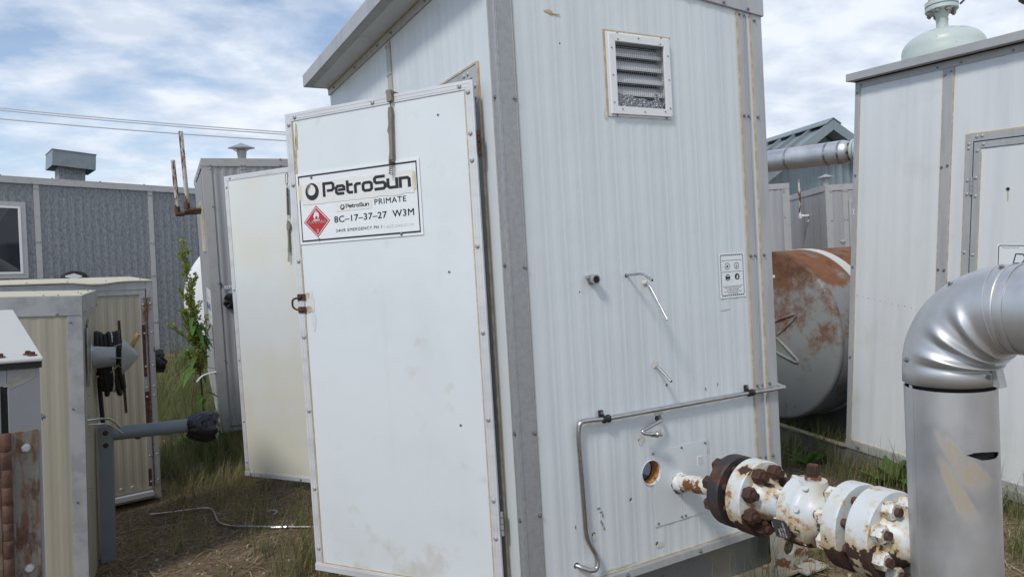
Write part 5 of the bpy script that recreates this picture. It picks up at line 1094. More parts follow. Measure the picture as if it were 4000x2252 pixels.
# grey post carrying a capped pipe
po = thing('pipe_post', 'grey steel post carrying a sideways pipe capped with black plastic', 'post', afrom((.048, .52, -.757)), (.0245, .0501, -.0494))
PT = 0.0
obj('post', MB().box(-.034, .036, -.035, .035, -.85, PT).box(-.0345, -.034, -.035, .03, -.85, PT), M['grey_paint'], po, bevel=.004)
for z in (PT - .035, PT - .105): obj('post_bolt', MB().lathe((.002, -.035, z), (0, -1, 0), [(0, .014), (.002, .014)], 14).lathe((.002, -.037, z), (0, -1, 0), [(0, .010), (.008, .010)], 6).cyl((.002, -.04, z), (.002, -.052, z), .005, 8), M['rust'], po)
pz = PT - .052
obj('side_pipe', MB().cyl((-.02, .01, pz), (.455, .03, pz + .004), .039, 24).lathe((.16, .012, pz - .038), (0, 0, -1), [(0, .016), (.006, .013)], 8), M['grey_paint'], po)
def bag(p, d, r, L, seed, flare=1.25):
    """bin-liner plastic bunched round a pipe end: facets, folds, ragged mouth"""
    p = V(p); d = V(d).normalized(); a = d.orthogonal().normalized(); b2 = d.cross(a); vs = []; n, m = 44, 14
    for j in range(m + 1):
        s = j / m; base = r * (1.0 + (flare - 1) * min(1, s * 2.2)) * (1 if s < .95 else .80)
        for i in range(n):
            t = 2 * pi * i / n; k = 1 + .16 * mnoise.noise(V((cos(t) * 1.5, sin(t) * 1.5, s * 1.2 + seed))) + .30 * (.5 - abs(mnoise.noise(V((cos(t) * 3.4, sin(t) * 3.4, s * 2.2 + seed))))) * .6 + .05 * mnoise.noise(V((cos(t) * 9, sin(t) * 9, s * 6 + seed)))
            vs.append(p + d * (L * s + .030 * mnoise.noise(V((cos(t) * 2.2, sin(t) * 2.2, seed + s)))) + (a * cos(t) + b2 * sin(t)) * base * k)
    fs = []
    for j in range(m):
        for i in range(n):
            q = (j * n + i, j * n + (i + 1) % n, (j + 1) * n + (i + 1) % n, (j + 1) * n + i)
            fs += [(q[0], q[1], q[2]), (q[0], q[2], q[3])] if (i + j) % 2 else [(q[0], q[1], q[3]), (q[1], q[2], q[3])]
    c0 = len(vs); vs.append(p + d * (L * .97)); fs += [(m * n + i, m * n + (i + 1) % n, c0) for i in range(n)] + [tuple(range(n - 1, -1, -1))]
    return MB().add(vs, fs)
obj('plastic_cap', bag((.425, .03, pz - .012), (1, .03, 0), .060, .160, 2, 1.40), M['black_plastic'], po, ang=38)

# further beige cabinet with its long piano hinge
cbn = thing('equipment_cabinet', 'taller beige cabinet behind, with a rusty full-height piano hinge', 'cabinet', (-1.1131, 3.1699, 1.348), (.0171, .0264, .2292))
b = rib_sheet(MB(), -1.6, -.082, -1.44, -.091, pitch=.055, depth=.0015, y=.004, pat=(0, .3, .5, .8, 1.0), hts=(0, 0, 1, 1, 0)); obj('door_panel', b, M['beige'], cbn, smooth=False)
obj('door_trim', MB().box(-.0815, -.046, -.002, .003, -1.44, -.0915).box(-1.6, -.046, -.002, .003, -.0910, -.062).box(-1.6, -.046, -.003, .003, -.0615, -.056), M['alu'], cbn, bevel=.001)
obj('head_trim', MB().box(-1.6, -.0405, -.004, .003, -.055, -.0045), M['alu'], cbn, bevel=.001)
obj('jamb', MB().box(-.040, .0, -.004, .60, -1.51, -.0045).box(-1.6, -1.55, .01, .60, -1.51, -.0045).box(-1.55, -.0405, .55, .60, -1.51, -.0045).box(-1.6, -.0405, .006, .05, -1.51, -1.4405), M['beige'], cbn)
obj('jamb_face', MB().box(-.039, .001, -.0065, -.0042, -.112, -.004), M['alu'], cbn)
rf = MB(); n = 30; vs = []
for i in range(n + 1):
    x = -1.62 + 1.625 * i / n; bow = .016 * math.exp(-((x + .34) / .10) ** 2)
    vs += [(x, -.012 - bow * .6, .001 - bow), (x, -.012 - bow * .6, .0065 - bow), (x, .62, .034), (x, .62, .0275)]
rf.add(vs, [(4 * i + a, 4 * i + (a + 1) % 4, 4 * i + 4 + (a + 1) % 4, 4 * i + 4 + a) for i in range(n) for a in range(4)] + [(3, 2, 1, 0), tuple(range(4 * n, 4 * n + 4))]); obj('roof', rf, M['beige_roof'], cbn)
hg = MB(); z = -.113; k = 0
while z > -1.41: hg.cyl((-.043, -.006, z), (-.043, -.006, z - .0255), .0052 if k % 2 else .0056, 10); z -= .028; k += 1
obj('piano_hinge', hg, M['rust_knuckle'], cbn)
obj('hinge_leaf', MB().box(-.0775, -.0475, -.0042, -.0022, -1.415, -.113).box(-.0385, -.003, -.0086, -.0068, -1.415, -.113), M['hinge_strip'], cbn)
obj('hinge_rust', MB().prism(torn(-.0770, -.056, -.66, -.30, .012, 21, 10)[::-1], -.0048, -.0044).prism(torn(-.0772, -.0478, -1.06, -.762, .004, 22, 10)[::-1], -.0048, -.0044).prism(torn(-.0770, -.056, -1.42, -1.30, .01, 23, 10)[::-1], -.0048, -.0044), M['rust'], cbn, smooth=False)
for z in (-.16, -.36, -.59, -.735, -.80, -1.0, -1.21, -1.39): put(RIVET, 'rivet', cbn, (-.062, -.0045, z), scale=.7); put(RIVET, 'rivet', cbn, (-.017, -.0088, z + .005), scale=.7)
obj('sill', MB().box(-1.6, -.055, -.045, -.0005, -1.470, -1.452).box(-1.6, -.055, -.0475, -.0452, -1.480, -1.450), M['alu_bright'], cbn, bevel=.001)
for u in (-.247, -.179): put(RIVET, 'rivet', cbn, (u, -.0005, -1.407), scale=1.5)
for x, y in [(-.05, .1), (-.08, .3), (-.12, .48), (-.5, .02), (-.28, .02), (-.72, .02), (-.90, .02)]: put(SCREW, 'screw', cbn, (x, y - .006, .008 + .034 * y), (0, 0, 1), scale=.75)
wpz = thing('capped_port', 'white pipe end tied up in ragged black plastic beyond the beige cabinet', 'pipe', (-1.17, 3.95, .72))
obj('pipe', MB().cyl((-.25, -.02, 0), (.06, 0, .0), .045, 18), M['window_white'], wpz); obj('plastic_wrap', bag((.02, 0, -.01), (1, .1, 0), .075, .10, 6, 1.15), M['black_plastic'], wpz, ang=38)
obj('pipe_leg', MB().cyl((-.22, -.02, .0), (-.22, -.02, -1.0), .04, 14), M['window_white'], wpz)

# nearest cabinet, cut by the frame
nz = thing('equipment_cabinet', 'nearest cabinet with sloping white lid and heavy rusty strap hinge', 'cabinet', (-1.410, -.772, 1.209), (0, .045, .165))
obj('body', MB().box(-.9, -.004, .0035, .88, -1.42, -.004), M['grey_face'], nz)
obj('face_frame', MB().box(-.052, -.003, -.0005, .003, -1.42, -.012).box(-.9, -.0523, -.0005, .003, -.052, -.012), M['grey_face'], nz, bevel=.001)
obj('door', MB().box(-.9, -.0625, -.003, .003, -1.40, -.055), M['grey_face'], nz, bevel=.0015)
obj('door_gap', MB().box(-.0622, -.0525, .0012, .0034, -1.40, -.0525), M['dark'], nz)
lid = MB(); lid.hexa([(-.92, -.010, -.0105), (.003, -.010, -.0105), (.003, .90, .062), (-.92, .90, .062)], [(-.92, -.010, -.0035), (.003, -.010, -.0035), (.003, .90, .0695), (-.92, .90, .0695)]); obj('lid', lid, M['white_roof'], nz, bevel=.0025)
obj('lid_seal', MB().hexa([(-.9, -.004, -.022), (.0005, -.004, -.022), (.0005, .88, .0), (-.9, .88, .0)], [(-.9, -.004, -.0108), (.0005, -.004, -.0108), (.0005, .88, .058), (-.9, .88, .058)]), M['rubber'], nz)
LSM = SCREW.copy(); LSM.materials.clear(); LSM.materials.append(M['rust'])
for x, y in [(-.012, .020), (-.018, .035), (-.060, .022), (-.12, .03), (-.085, .30)]: put(LSM, 'screw', nz, (x, y, -.0032 + .0802 * (y + .01)), (0, -.08, 1), scale=.9)
tp = MB(); tp.prism([(-.002, -.013), (-.046, -.053), (-.058, -.053), (-.054, -.046), (-.014, -.013)], .0006, .0009, axis='z').prism([(-.012, -.028), (-.006, -.033), (-.018, -.044), (-.050, -.058), (-.048, -.053)], .0006, .0009, axis='z'); obj('tape_patch', tp.xf(wallmat((0, 0, 0), (1, 0, 0), (0, -1, 0))), M['old_tape'], nz, smooth=False)
kn = MB(); z = -.135
while z > -1.32: kn.lathe((-.0575, -.0085, z), (0, 0, -1), [(0, .0076), (.0006, .0082), (.0311, .0082), (.0317, .0076)], 16); z -= .0318
obj('hinge_knuckle', kn, M['rust_knuckle'], nz, ang=50)
lf = MB().box(-.0495, -.0085, -.0034, -.0008, -1.32, -.135).box(-.16, -.0662, -.0065, -.0032, -1.32, -.137); z = -.135; k = 0
while z > -1.32: 
    if k % 2: lf.box(-.0500 + .0003, -.0460, -.0078, -.0034, z - .0315, z)
    z -= .0327; k += 1
obj('hinge_leaf', lf, M['rust_plate'], nz, bevel=.0006)
hbm = MB().lathe((0, 0, 0), (0, 0, 1), [(0, .0078), (.0012, .0078)], 16).lathe((0, 0, .0012), (0, 0, 1), [(0, .0064), (.0045, .0064), (.0052, .0054)], 6); HBM = mesh_of('hinge_bolt', hbm); HBM.materials.append(M['galv_dull'])
for k in range(6): put(HBM, 'hinge_bolt', nz, (-.0275, -.0036, -.166 - .219 * k), spin=.3 * k)
put(SCREW, 'screw', nz, (-.001, .012, -.115), (1, 0, 0), scale=.8)
# ================================================================== GREY SHED AND LONG BLUE-GREY BUILDING AT THE BACK LEFT
FL = V((-.6493, 4.0311, 2.3357)); FE = Euler((.065, .0002, -.0618)); FM = Matrix.LocRotScale(FL, FE, None)
fs_ = thing('metal_shed', 'grey ribbed shed with rusty vent pipes, behind the two open doors', 'shed', FL, FE)
b = rib_sheet(MB(), .066, 2.2, -2.28, -.061, pitch=.062, depth=.0045, pat=(0, .25, .5, .7, 1.0), hts=(0, 0, 1, 1, 0)); obj('front_wall', b, M['shed_grey'], fs_, smooth=False)
sw = rib_sheet(MB(), -3.0, -.052, -2.28, -.061, pitch=.12, depth=.003); sw.xf(Matrix(((0, 1, 0, 0), (-1, 0, 0, 0), (0, 0, 1, 0), (0, 0, 0, 1)))); obj('side_wall', sw, M['shed_grey'], fs_, smooth=False)
obj('back_wall', MB().box(.051, 2.2, 2.95, 3.0, -2.28, -.07).box(2.15, 2.199, .051, 2.949, -2.28, -.07), M['shed_grey'], fs_)
obj('roof', MB().box(-.006, 2.21, -.006, 3.0, -.012, .002), M['shed_trim'], fs_)
obj('top_trim', MB().box(-.010, 2.22, -.012, -.0062, -.062, .004).box(-.010, -.0064, -.006, 3.0, -.062, .004), M['shed_trim'], fs_, bevel=.001)
obj('corner_trim', MB().box(-.008, .066, -.008, -.0005, -2.29, -.0625).box(-.008, -.0005, -.0003, .06, -2.29, -.0625), M['shed_trim'], fs_, bevel=.001)
obj('seam_trim', MB().box(.286, .341, -.007, -.0005, -2.28, -.0625), M['shed_trim'], fs_)
obj('base_trim', MB().box(-.009, 2.2, -.012, -.0005, -2.32, -2.2905).box(-.009, -.0005, .0, 3.0, -2.32, -2.2905), M['alu'], fs_)
for u, z in [(.057, -.053), (.057, -.083), (.30, -.055), (.327, -.055), (.30, -.085), (.327, -.085), (.060, -.395), (.062, -1.04), (.064, -1.70), (.62, -.05), (.62, .0)]: put(SCREW, 'screw', fs_, (u, -.0125 if z > -.065 else -.0085, z), scale=1.0)
for y in (.05, .5, 1.0, 1.6): put(SCREW, 'screw', fs_, (-.0105, y, -.05), (-1, 0, 0))
mushroom(fs_, (.345, .40, .01), 'galv', r=.115, stem=.037, h=.105)
# inlet port tied up with black plastic, with its little label
ob = obj('inlet_port', bag((.150, .01, -1.197), (0, -1, .0), .062, .075, 9, 1.0), M['black_plastic'], fs_, ang=38)
il = obj('inlet_label', MB().box(.100, .20, -.0068, -.0050, -1.092, -1.066), M['window_white'], fs_)
obj('lettering', text_mesh('INLET', .062, .013, .0004).xf(wallmat((.112, -.0070, -1.086), (1, 0, 0), (0, -1, 0))), M['black_ink'], il, smooth=False)
obj('hook_eye', MB().tube([(.075, -.004, -1.035), (.075, -.02, -1.04), (.080, -.022, -1.06), (.078, -.02, -1.085)], .004, 6), M['rubber'], fs_)
for nm_, pts, top_ in (('taller', [(-.02, .45, -.405), (-.135, .44, -.41), (-.130, .44, -.345)], .62), ('shorter', [(-.02, .62, -.425), (-.215, .60, -.435), (-.210, .60, -.37)], .41)):
    p = [V(q) for q in pts]; r = .0185
    vo = obj('vent_pipe', MB().cyl(p[2], p[2] + V((-.010, 0, top_)), r, 14), M['pipe_rust_white'], fs_)
    obj('pipe_elbow', MB().tube(fillet([p[0], p[1], p[1] + V((0, 0, .08))], .04), r * .92, 14).lathe(p[1] + V((.012, 0, 0)), (1, 0, 0), [(0, r * 1.35), (.045, r * 1.35)], 14).lathe(p[1] + V((0, 0, .012)), (0, 0, 1), [(0, r * 1.35), (.05, r * 1.35)], 14).lathe(p[1] + V((.02, 0, -.0)), (-1, 0, 0), [(0, r * 1.3), (.03, r * 1.3), (.04, r * .8)], 14), M['rust_knuckle'], vo, ang=50)
obj('wall_frame', MB().box(-.02, -.0005, .55, .58, -.78, -.33).box(-.02, -.0005, .9, .93, -.78, -.33).box(-.02, -.0005, .581, .899, -.78, -.75).box(-.02, -.0005, .581, .899, -.36, -.33), M['tape_tan'], fs_)
for x_, y_ in ((.05, .02), (1.6, .02), (.05, 2.7), (1.6, 2.7)): obj('foot_block', MB().box(x_, x_ + .12, y_, y_ + .13, -2.52, -2.322), M['wood'], fs_)
# site sign angled off that shed's corner
ss = thing('site_sign', 'small white sign with blue handwriting behind the tall weed', 'sign'); ss.matrix_world = FM
S0 = V((-.008, -.002, -1.095)); SU_ = V((-.05, 1, 0)).normalized(); SNm = V((-1, -.05, 0)).normalized()
SM = wallmat(S0 + SU_ * .42 + V((0, 0, -.30)), -SU_, SNm)
obj('board', MB().box(0, .40, 0, .30, .0, .003).xf(SM), M['sign_white'], ss)
obj('lettering', text_mesh('10-5-49-2', .30, .062, .0006, bold=.02).xf(SM @ Matrix.Translation((.05, .115, .0035))), M['blue_ink'], ss, smooth=False)
obj('lettering', text_mesh('Surface Lease', .26, .03, .0006).xf(SM @ Matrix.Translation((.07, .21, .0035))), M['tape_tan'], ss, smooth=False)
obj('lettering', text_mesh('EMERGENCY', .28, .035, .0006).xf(SM @ Matrix.Translation((.06, .05, .0035))), M['tape_tan'], ss, smooth=False)
bt = thing('bent_rod', 'thin white bent rod sticking out from the shed near the weed stem', 'rod', FM @ V((-.01, .03, -1.80)))
obj('rod', MB().tube(fillet([(.0, 0, 0), (-.11, -.02, -.01), (-.16, -.04, -.06)], .05), .008, 8), M['window_white'], bt)
# upright white tank end behind the weed
WTP = V((.30, 8.55, 1.02))
wt_ = thing('white_tank', 'smooth white rounded tank half hidden behind the tall weed', 'tank', WTP)
wax = V((.42, .91, 0)).normalized()
obj('tank_body', MB().lathe((0, 0, 0), wax, [(-.20 * cos(pi / 2 * i / 12), .001 + .95 * sin(pi / 2 * i / 12)) for i in range(13)] + [(1.6, .95), (1.7, .3)], 64), M['window_white'], wt_, ang=60)
obj('tank_band', MB().lathe((0, 0, 0), wax, [(.30, .951), (.30, .957), (.36, .957), (.36, .951)], 64, closed=False), M['tape_tan'], wt_)
obj('tank_foot', MB().box(-.3, .3, .3, .5, -1.25, -.7).box(-.3, .3, 1.1, 1.3, -1.25, -.7), M['skid'], wt_)

GLo = V((-2.9392, 11.5169, 3.0909)); GE = Euler((-.0127, .0326, .3103))
bg_ = thing('site_building', 'long weathered blue-grey galvanised building with pale posts, window and roof hood', 'building', GLo, GE)
obj('front_wall', rib_sheet(MB(), -4.0, 6.0, -3.35, -.002, pitch=.12, depth=.0045), M['blue_galv'], bg_, smooth=False)
obj('side_wall', MB().box(-4.0, -3.95, .051, 4, -3.3, .0).box(5.95, 6.0, .051, 4, -3.3, .0).box(-3.949, 5.949, 3.95, 4, -3.3, .0), M['blue_galv'], bg_)
obj('roof', MB().box(-4.02, 6.02, -.02, 4.02, .094, .106), M['shed_trim'], bg_)
obj('fascia', MB().box(-4.03, 6.03, -.030, -.0005, -.0015, .0935).box(-4.03, 6.03, -.0302, -.021, .0937, .110), M['shed_trim'], bg_, bevel=.002)
for u in (-1.7, .444, 2.218, 4.0):
    g = obj('wall_post', MB().box(u, u + .082, -.012, -.0005, -3.3, -.003), M['shed_trim'], bg_, bevel=.001)
    for z in (-.07, -.95, -1.55, -2.4):
        for dx_ in (.018, .064): put(SCREW, 'screw', g, (u + dx_, -.0125, z), scale=1.9)
for u in [-.3 + .72 * k for k in range(9)]: put(SCREW, 'screw', bg_, (u, -.0305, .008), scale=1.9); put(SCREW, 'screw', bg_, (u + .3, -.02, .112), (0, 0, 1), scale=1.9)
for u in (.42, .56, 2.19, 2.33): put(SCREW, 'screw', bg_, (u, -.0305, .006), scale=1.9)
wf = MB(); ring(-.62, .323, -1.545, -.304, .072, -.020, -.0005, wf)
wd = obj('window', wf, M['shed_trim'], bg_, bevel=.002)
wi = MB(); ring(-.548, .251, -1.472, -.377, .034, -.026, -.002, wi); obj('inner_frame', wi, M['window_white'], wd, bevel=.002)
obj('pane', MB().box(-.514, .217, -.008, -.004, -1.438, -.411), M['glass'], wd)
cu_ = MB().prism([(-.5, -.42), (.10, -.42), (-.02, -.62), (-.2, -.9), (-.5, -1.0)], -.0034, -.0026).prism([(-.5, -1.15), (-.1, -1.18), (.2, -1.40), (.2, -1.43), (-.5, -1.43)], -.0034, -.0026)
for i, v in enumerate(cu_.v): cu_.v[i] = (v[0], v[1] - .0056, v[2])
obj('torn_film', cu_, M['film'], wd, smooth=False)  # reflections in the glass, painted as grey shapes just in front of it
hd_ = bpy.data.objects.new('roof_hood', None); COL.objects.link(hd_); hd_.parent = bg_; hd_.location = (1.08, .25, .11); hd_.rotation_euler = (0, R(3.5), R(-4)); hd_.empty_display_size = .1
obj('hood_duct', MB().box(-.20, .20, .0, .35, -.12, .26), M['blue_galv'], hd_)
ho = MB().box(-.325, .325, -.16, -.155, .235, .50).box(-.325, -.32, -.1548, .45, .235, .50).box(.32, .325, -.1548, .45, .235, .50).box(-.335, .335, -.17, .46, .5005, .515).box(-.3195, .3195, .445, .45, .235, .5)
obj('hood_cover', ho, M['grey_paint'], hd_, bevel=.002)
for u in (-.2, .17):
    for z in (.26, .295): put(SCREW, 'screw', hd_, (u, -.1605, z), scale=1.5)
wl_ = thing('wall_lamp', 'dark half round lamp with pale lens on the blue-grey wall', 'lamp'); wl_.matrix_world = Matrix.LocRotScale(GLo, GE, None)
obj('lamp_housing', MB().prism([(.76 + .20 - .20 * cos(pi * i / 16), -1.60 + .155 * sin(pi * i / 16) ** .8) for i in range(17)], -.16, -.013), M['black_plastic'], wl_, bevel=.01)
obj('lamp_lens', MB().prism([(.80, -1.545), (.93, -1.575), (1.05, -1.545), (1.04, -1.525), (.93, -1.485), (.81, -1.52)], -.185, -.161), M['window_white'], wl_)

# ------------------------------------------------------------------ power lines
for i, (a, c, lab, n_) in enumerate([((-11.151, 83.55, 19.609), (13.629, 69.906, 15.507), 'upper pair of power lines crossing the sky at left', 2), ((-11.226, 83.546, 18.543), (13.57, 69.902, 14.67), 'lower single power line crossing the sky at left', 1)]):
    a = V(a); c = V(c); d = c - a; pl_ = thing('power_line', lab, 'wire', a)
    for k in range(n_):
        pts = []
        for j in range(41):
            t = -1.6 + 4.2 * j / 40; pts.append(d * t + V((0, 0, .5 * (t - .5) ** 2 - .12 - .22 * k)))
        obj('cable', MB().tube(pts, .055 if n_ == 2 else .06, 6), M['wire'], pl_)

# ------------------------------------------------------------------ loose things on the ground
def gp(x, y, up=0): return V((x, y, gz(x, y) + up))
cd = thing('ground_conduit', 'bent thin silver conduit lying on the soil by the open door', 'conduit', gp(-1.234, 2.895))
o = gp(-1.234, 2.895)
cp_ = fillet([gp(-1.234, 2.895, .012), gp(-1.05, 2.80, .02), gp(-.875, 2.725, .03), gp(-.865, 2.46, .012), gp(-.80, 2.36, .012), gp(-.366, 2.043, .012), gp(.25, 1.60, .012)], .07, 8)
obj('conduit', MB().tube([p - o for p in cp_], .0062, 10), M['stainless'], cd)
cpn = gp(-.56, 2.175, .012) - o; obj('coupling', MB().cyl(cpn - V((.03, -.02, 0)), cpn + V((.03, -.02, 0)), .0125, 12).cyl(cpn + V((.04, -.028, 0)), cpn + V((.055, -.038, 0)), .014, 12), M['stainless'], cd)
rg = thing('broken_ring', 'flat pale piece of a broken ring lying on the soil', 'ring', gp(-.545, 2.46, .012), (R(6), R(-4), R(10)))
rg.scale = (.42, .42, .42)
rm = MB()
for i in range(14):
    a, c = R(-95 + 195 * i / 14), R(-95 + 195 * (i + 1) / 14); rm.hexa([(.10 * cos(a), .10 * sin(a), 0), (.10 * cos(c), .10 * sin(c), 0), (.068 * cos(c), .068 * sin(c), 0), (.068 * cos(a), .068 * sin(a), 0)], [(.10 * cos(a), .10 * sin(a), .005), (.10 * cos(c), .10 * sin(c), .005), (.068 * cos(c), .068 * sin(c), .005), (.068 * cos(a), .068 * sin(a), .005)])
obj('ring_piece', rm, M['galv_dull'], rg)
wk = thing('timber_block', 'flat grey timber lying under the shelter edge beside the lifting lug', 'timber', gp(1.02, -.12, .01), (0, R(1), R(8)))
obj('block', MB().box(-.20, .20, -.07, .07, -.02, .03), M['skid_flange'], wk, bevel=.004)

# ------------------------------------------------------------------ plants
def tinted(name, vs, fs, tints, m, parent=None):
    """vegetation mesh with one real colour value per face"""
    me = bpy.data.meshes.new(name); me.from_pydata(vs, [], fs)
    at = me.attributes.new('tint', 'FLOAT', 'FACE'); at.data.foreach_set('value', tints)
    me.materials.append(m); o = bpy.data.objects.new(name, me); COL.objects.link(o)
    if parent: o.parent = parent
    return o
def blade(vs, fs, ts, base, h, az, lean, w, tint, seg=4, curl=1.0):
    o = len(vs); d = V((cos(az), sin(az), 0)); s = V((-sin(az + .6), cos(az + .6), 0)); p = V(base)
    for k in range(seg + 1):
        t = k / seg; q = p + V((0, 0, h * t * (1 - .35 * lean * t * curl))) + d * (h * lean * t ** 1.8); ww = w * (1 - t) ** .7 * .5
        vs.append(tuple(q - s * ww)); vs.append(tuple(q + s * ww))
    for k in range(seg): fs.append((o + 2 * k, o + 2 * k + 1, o + 2 * k + 3, o + 2 * k + 2)); ts.append(min(1, max(0, tint + .15 * (k / seg))))
def blocked(x, y):
    if -.02 < x < 1.42 and .0 < y < 2.4: return True
    m = RM.inverted() @ V((x, y, 0)); 
    if -.02 < m.x < 2.7 and .0 < m.y < 1.9: return True
    m = AM.inverted() @ V((x, y, 0))
    if m.x < .0 and 0 < m.y < .78: return True
    m = FM.inverted() @ V((x, y, 0))
    if 0 < m.x < 2.2 and 0 < m.y < 3: return True
    m = cbn_inv @ V((x, y, 0))
    return -1.6 < m.x < .01 and -.02 < m.y < .6
cbn_inv = Matrix.LocRotScale(V((-1.1131, 3.1699, 1.348)), Euler((.0171, .0264, .2292)), None).inverted()
def scatter(n, x0, x1, y0, y1, dens, hmin, hmax, tmin, tmax, w=(.003, .006), clump=5, store=None, lean=(.1, .7)):
    vs, fs, ts = store; k = 0; tries = 0
    while k < n and tries < n * 12:
        tries += 1; x = random.uniform(x0, x1); y = random.uniform(y0, y1)
        if blocked(x, y): continue
        dn = .5 + .5 * mnoise.noise(V((x * 1.4, y * 1.4, 11)))
        if dn < dens: continue
        k += 1; tt = random.uniform(tmin, tmax)
        for j in range(random.randint(max(1, clump - 2), clump + 3)):
            bx = x + random.gauss(0, .022); by = y + random.gauss(0, .022)
            blade(vs, fs, ts, (bx, by, gz(bx, by) - .005), random.uniform(hmin, hmax), random.uniform(0, 2 * pi), random.uniform(*lean), random.uniform(*w), min(1, max(0, tt + random.gauss(0, .1))))
random.seed(21)
G_ = ([], [], [])
scatter(820, -1.2, .6, 3.5, 7.5, .42, .10, .34, .02, .6, store=G_, clump=6)          # thick growth between cabinet and shed
scatter(330, -1.1, -.2, 3.9, 6.8, .30, .22, .50, .0, .30, store=G_, clump=6)
scatter(45, -1.4, .3, 1.0, 3.0, .60, .05, .18, .3, .95, store=G_, clump=4)             # sparse tufts in the foreground gap
scatter(60, -1.3, -.1, .6, 2.4, .58, .14, .32, .1, .6, store=G_, clump=7)
scatter(520, 1.45, 3.6, -.4, 2.4, .48, .05, .26, .12, .85, store=G_, clump=6)          # right-hand gap
scatter(210, 2.2, 3.6, -.6, 1.6, .42, .16, .36, .05, .5, store=G_, clump=6)
scatter(420, -8, 9, 4, 16, .40, .10, .40, .05, .6, store=G_, clump=5, w=(.006, .010))
scatter(700, -2.6, .9, 6.0, 11.2, .25, .15, .50, .0, .45, store=G_, clump=6, w=(.005, .010))
scatter(120, -1.1, -.5, 3.0, 3.5, .30, .06, .22, .2, .8, store=G_, clump=5)
scatter(70, 1.36, 1.50, -.1, 2.3, .2, .08, .26, .2, .7, store=G_, clump=5)
scatter(110, 2.72, 2.95, -1.0, .8, .2, .08, .26, .1, .7, store=G_, clump=5)
scatter(60, -1.15, -.45, 2.55, 3.1, .2, .05, .20, .1, .8, store=G_, clump=5)
scatter(60, -.75, -.25, .9, 2.4, .35, .08, .28, .1, .7, store=G_, clump=6)
scatter(90, 1.5, 3.0, -.9, .6, .35, .06, .24, .1, .7, store=G_, clump=6)
def tuft(x, y, n, h0, h1, t, spread=.03, w=(.003, .006), lean=(.05, .5)):
    for j in range(n):
        bx = x + random.gauss(0, spread); by = y + random.gauss(0, spread); blade(*G_, (bx, by, gz(bx, by) - .005), random.uniform(h0, h1), random.uniform(0, 2 * pi), random.uniform(*lean), random.uniform(*w), min(1, max(0, random.gauss(t, .12))), 5)
for a in [(-.40, 1.28, 34, .18, .42, .30), (-.46, 1.35, 26, .12, .36, .45), (-.30, 1.10, 18, .12, .34, .4), (-.62, 2.35, 30, .12, .34, .3), (-.72, 2.48, 22, .10, .30, .5), (-.40, 2.15, 20, .14, .36, .25), (-.28, 1.75, 26, .12, .4, .25), (-1.0, 2.42, 18, .08, .26, .5), (-1.10, 2.2, 16, .06, .2, .7), (-.95, 1.55, 20, .06, .2, .3), (-.75, 2.95, 22, .08, .22, .6), (-.62, .62, 12, .1, .3, .3), (-1.02, 2.98, 26, .06, .2, .7), (-.35, .33, 9, .12, .30, .35)]: tuft(*a)
for a in [(.90, -.32, 26, .24, .52, .16, .06), (1.02, -.22, 24, .20, .46, .2, .05), (.66, -.34, 14, .22, .46, .2, .05), (1.20, -.36, 20, .18, .42, .25, .05), (1.42, -.5, 16, .1, .28, .35), (1.75, -.3, 18, .08, .26, .45), (2.45, .2, 22, .1, .34, .3), (2.62, .05, 26, .12, .40, .3), (2.80, -.2, 26, .12, .36, .3), (2.25, .9, 22, .12, .40, .25), (2.6, 1.15, 22, .14, .42, .25), (1.95, 1.2, 18, .1, .34, .3), (2.95, .55, 16, .1, .32, .35)]: tuft(*a, lean=(.05, .30))
g = tinted('grass', *G_, M['grass']); tag(g, 'thin green and dry yellow grass growing all over the yard', 'grass', kind='stuff')
# dead stalks and litter lying flat
L_ = ([], [], [])
def litter(n, x0, x1, y0, y1):
    k = 0
    while k < n:
        x = random.uniform(x0, x1); y = random.uniform(y0, y1)
        if blocked(x, y): continue
        k += 1; a = random.uniform(0, 2 * pi); l = random.uniform(.04, .22); d = V((cos(a), sin(a), 0)); s = V((-sin(a), cos(a), 0)) * random.uniform(.001, .0026); o = len(L_[0]); bend = random.uniform(-.25, .25)
        for j in range(4):
            t = j / 3; p = V((x, y, 0)) + d * (l * t) + s.normalized() * (bend * l * t * t); p.z = gz(p.x, p.y) + .006 + .02 * sin(pi * t) * random.random()
            L_[0].append(tuple(p - s)); L_[0].append(tuple(p + s))
        tt = random.random()
        for j in range(3): L_[1].append((o + 2 * j, o + 2 * j + 1, o + 2 * j + 3, o + 2 * j + 2)); L_[2].append(tt)
litter(1300, -1.5, .3, .4, 4.2); litter(2000, 1.45, 3.6, -.9, 2.2)
g = tinted('straw', *L_, M['straw']); tag(g, 'dry dead stalks lying loose on the soil', 'straw', kind='stuff')
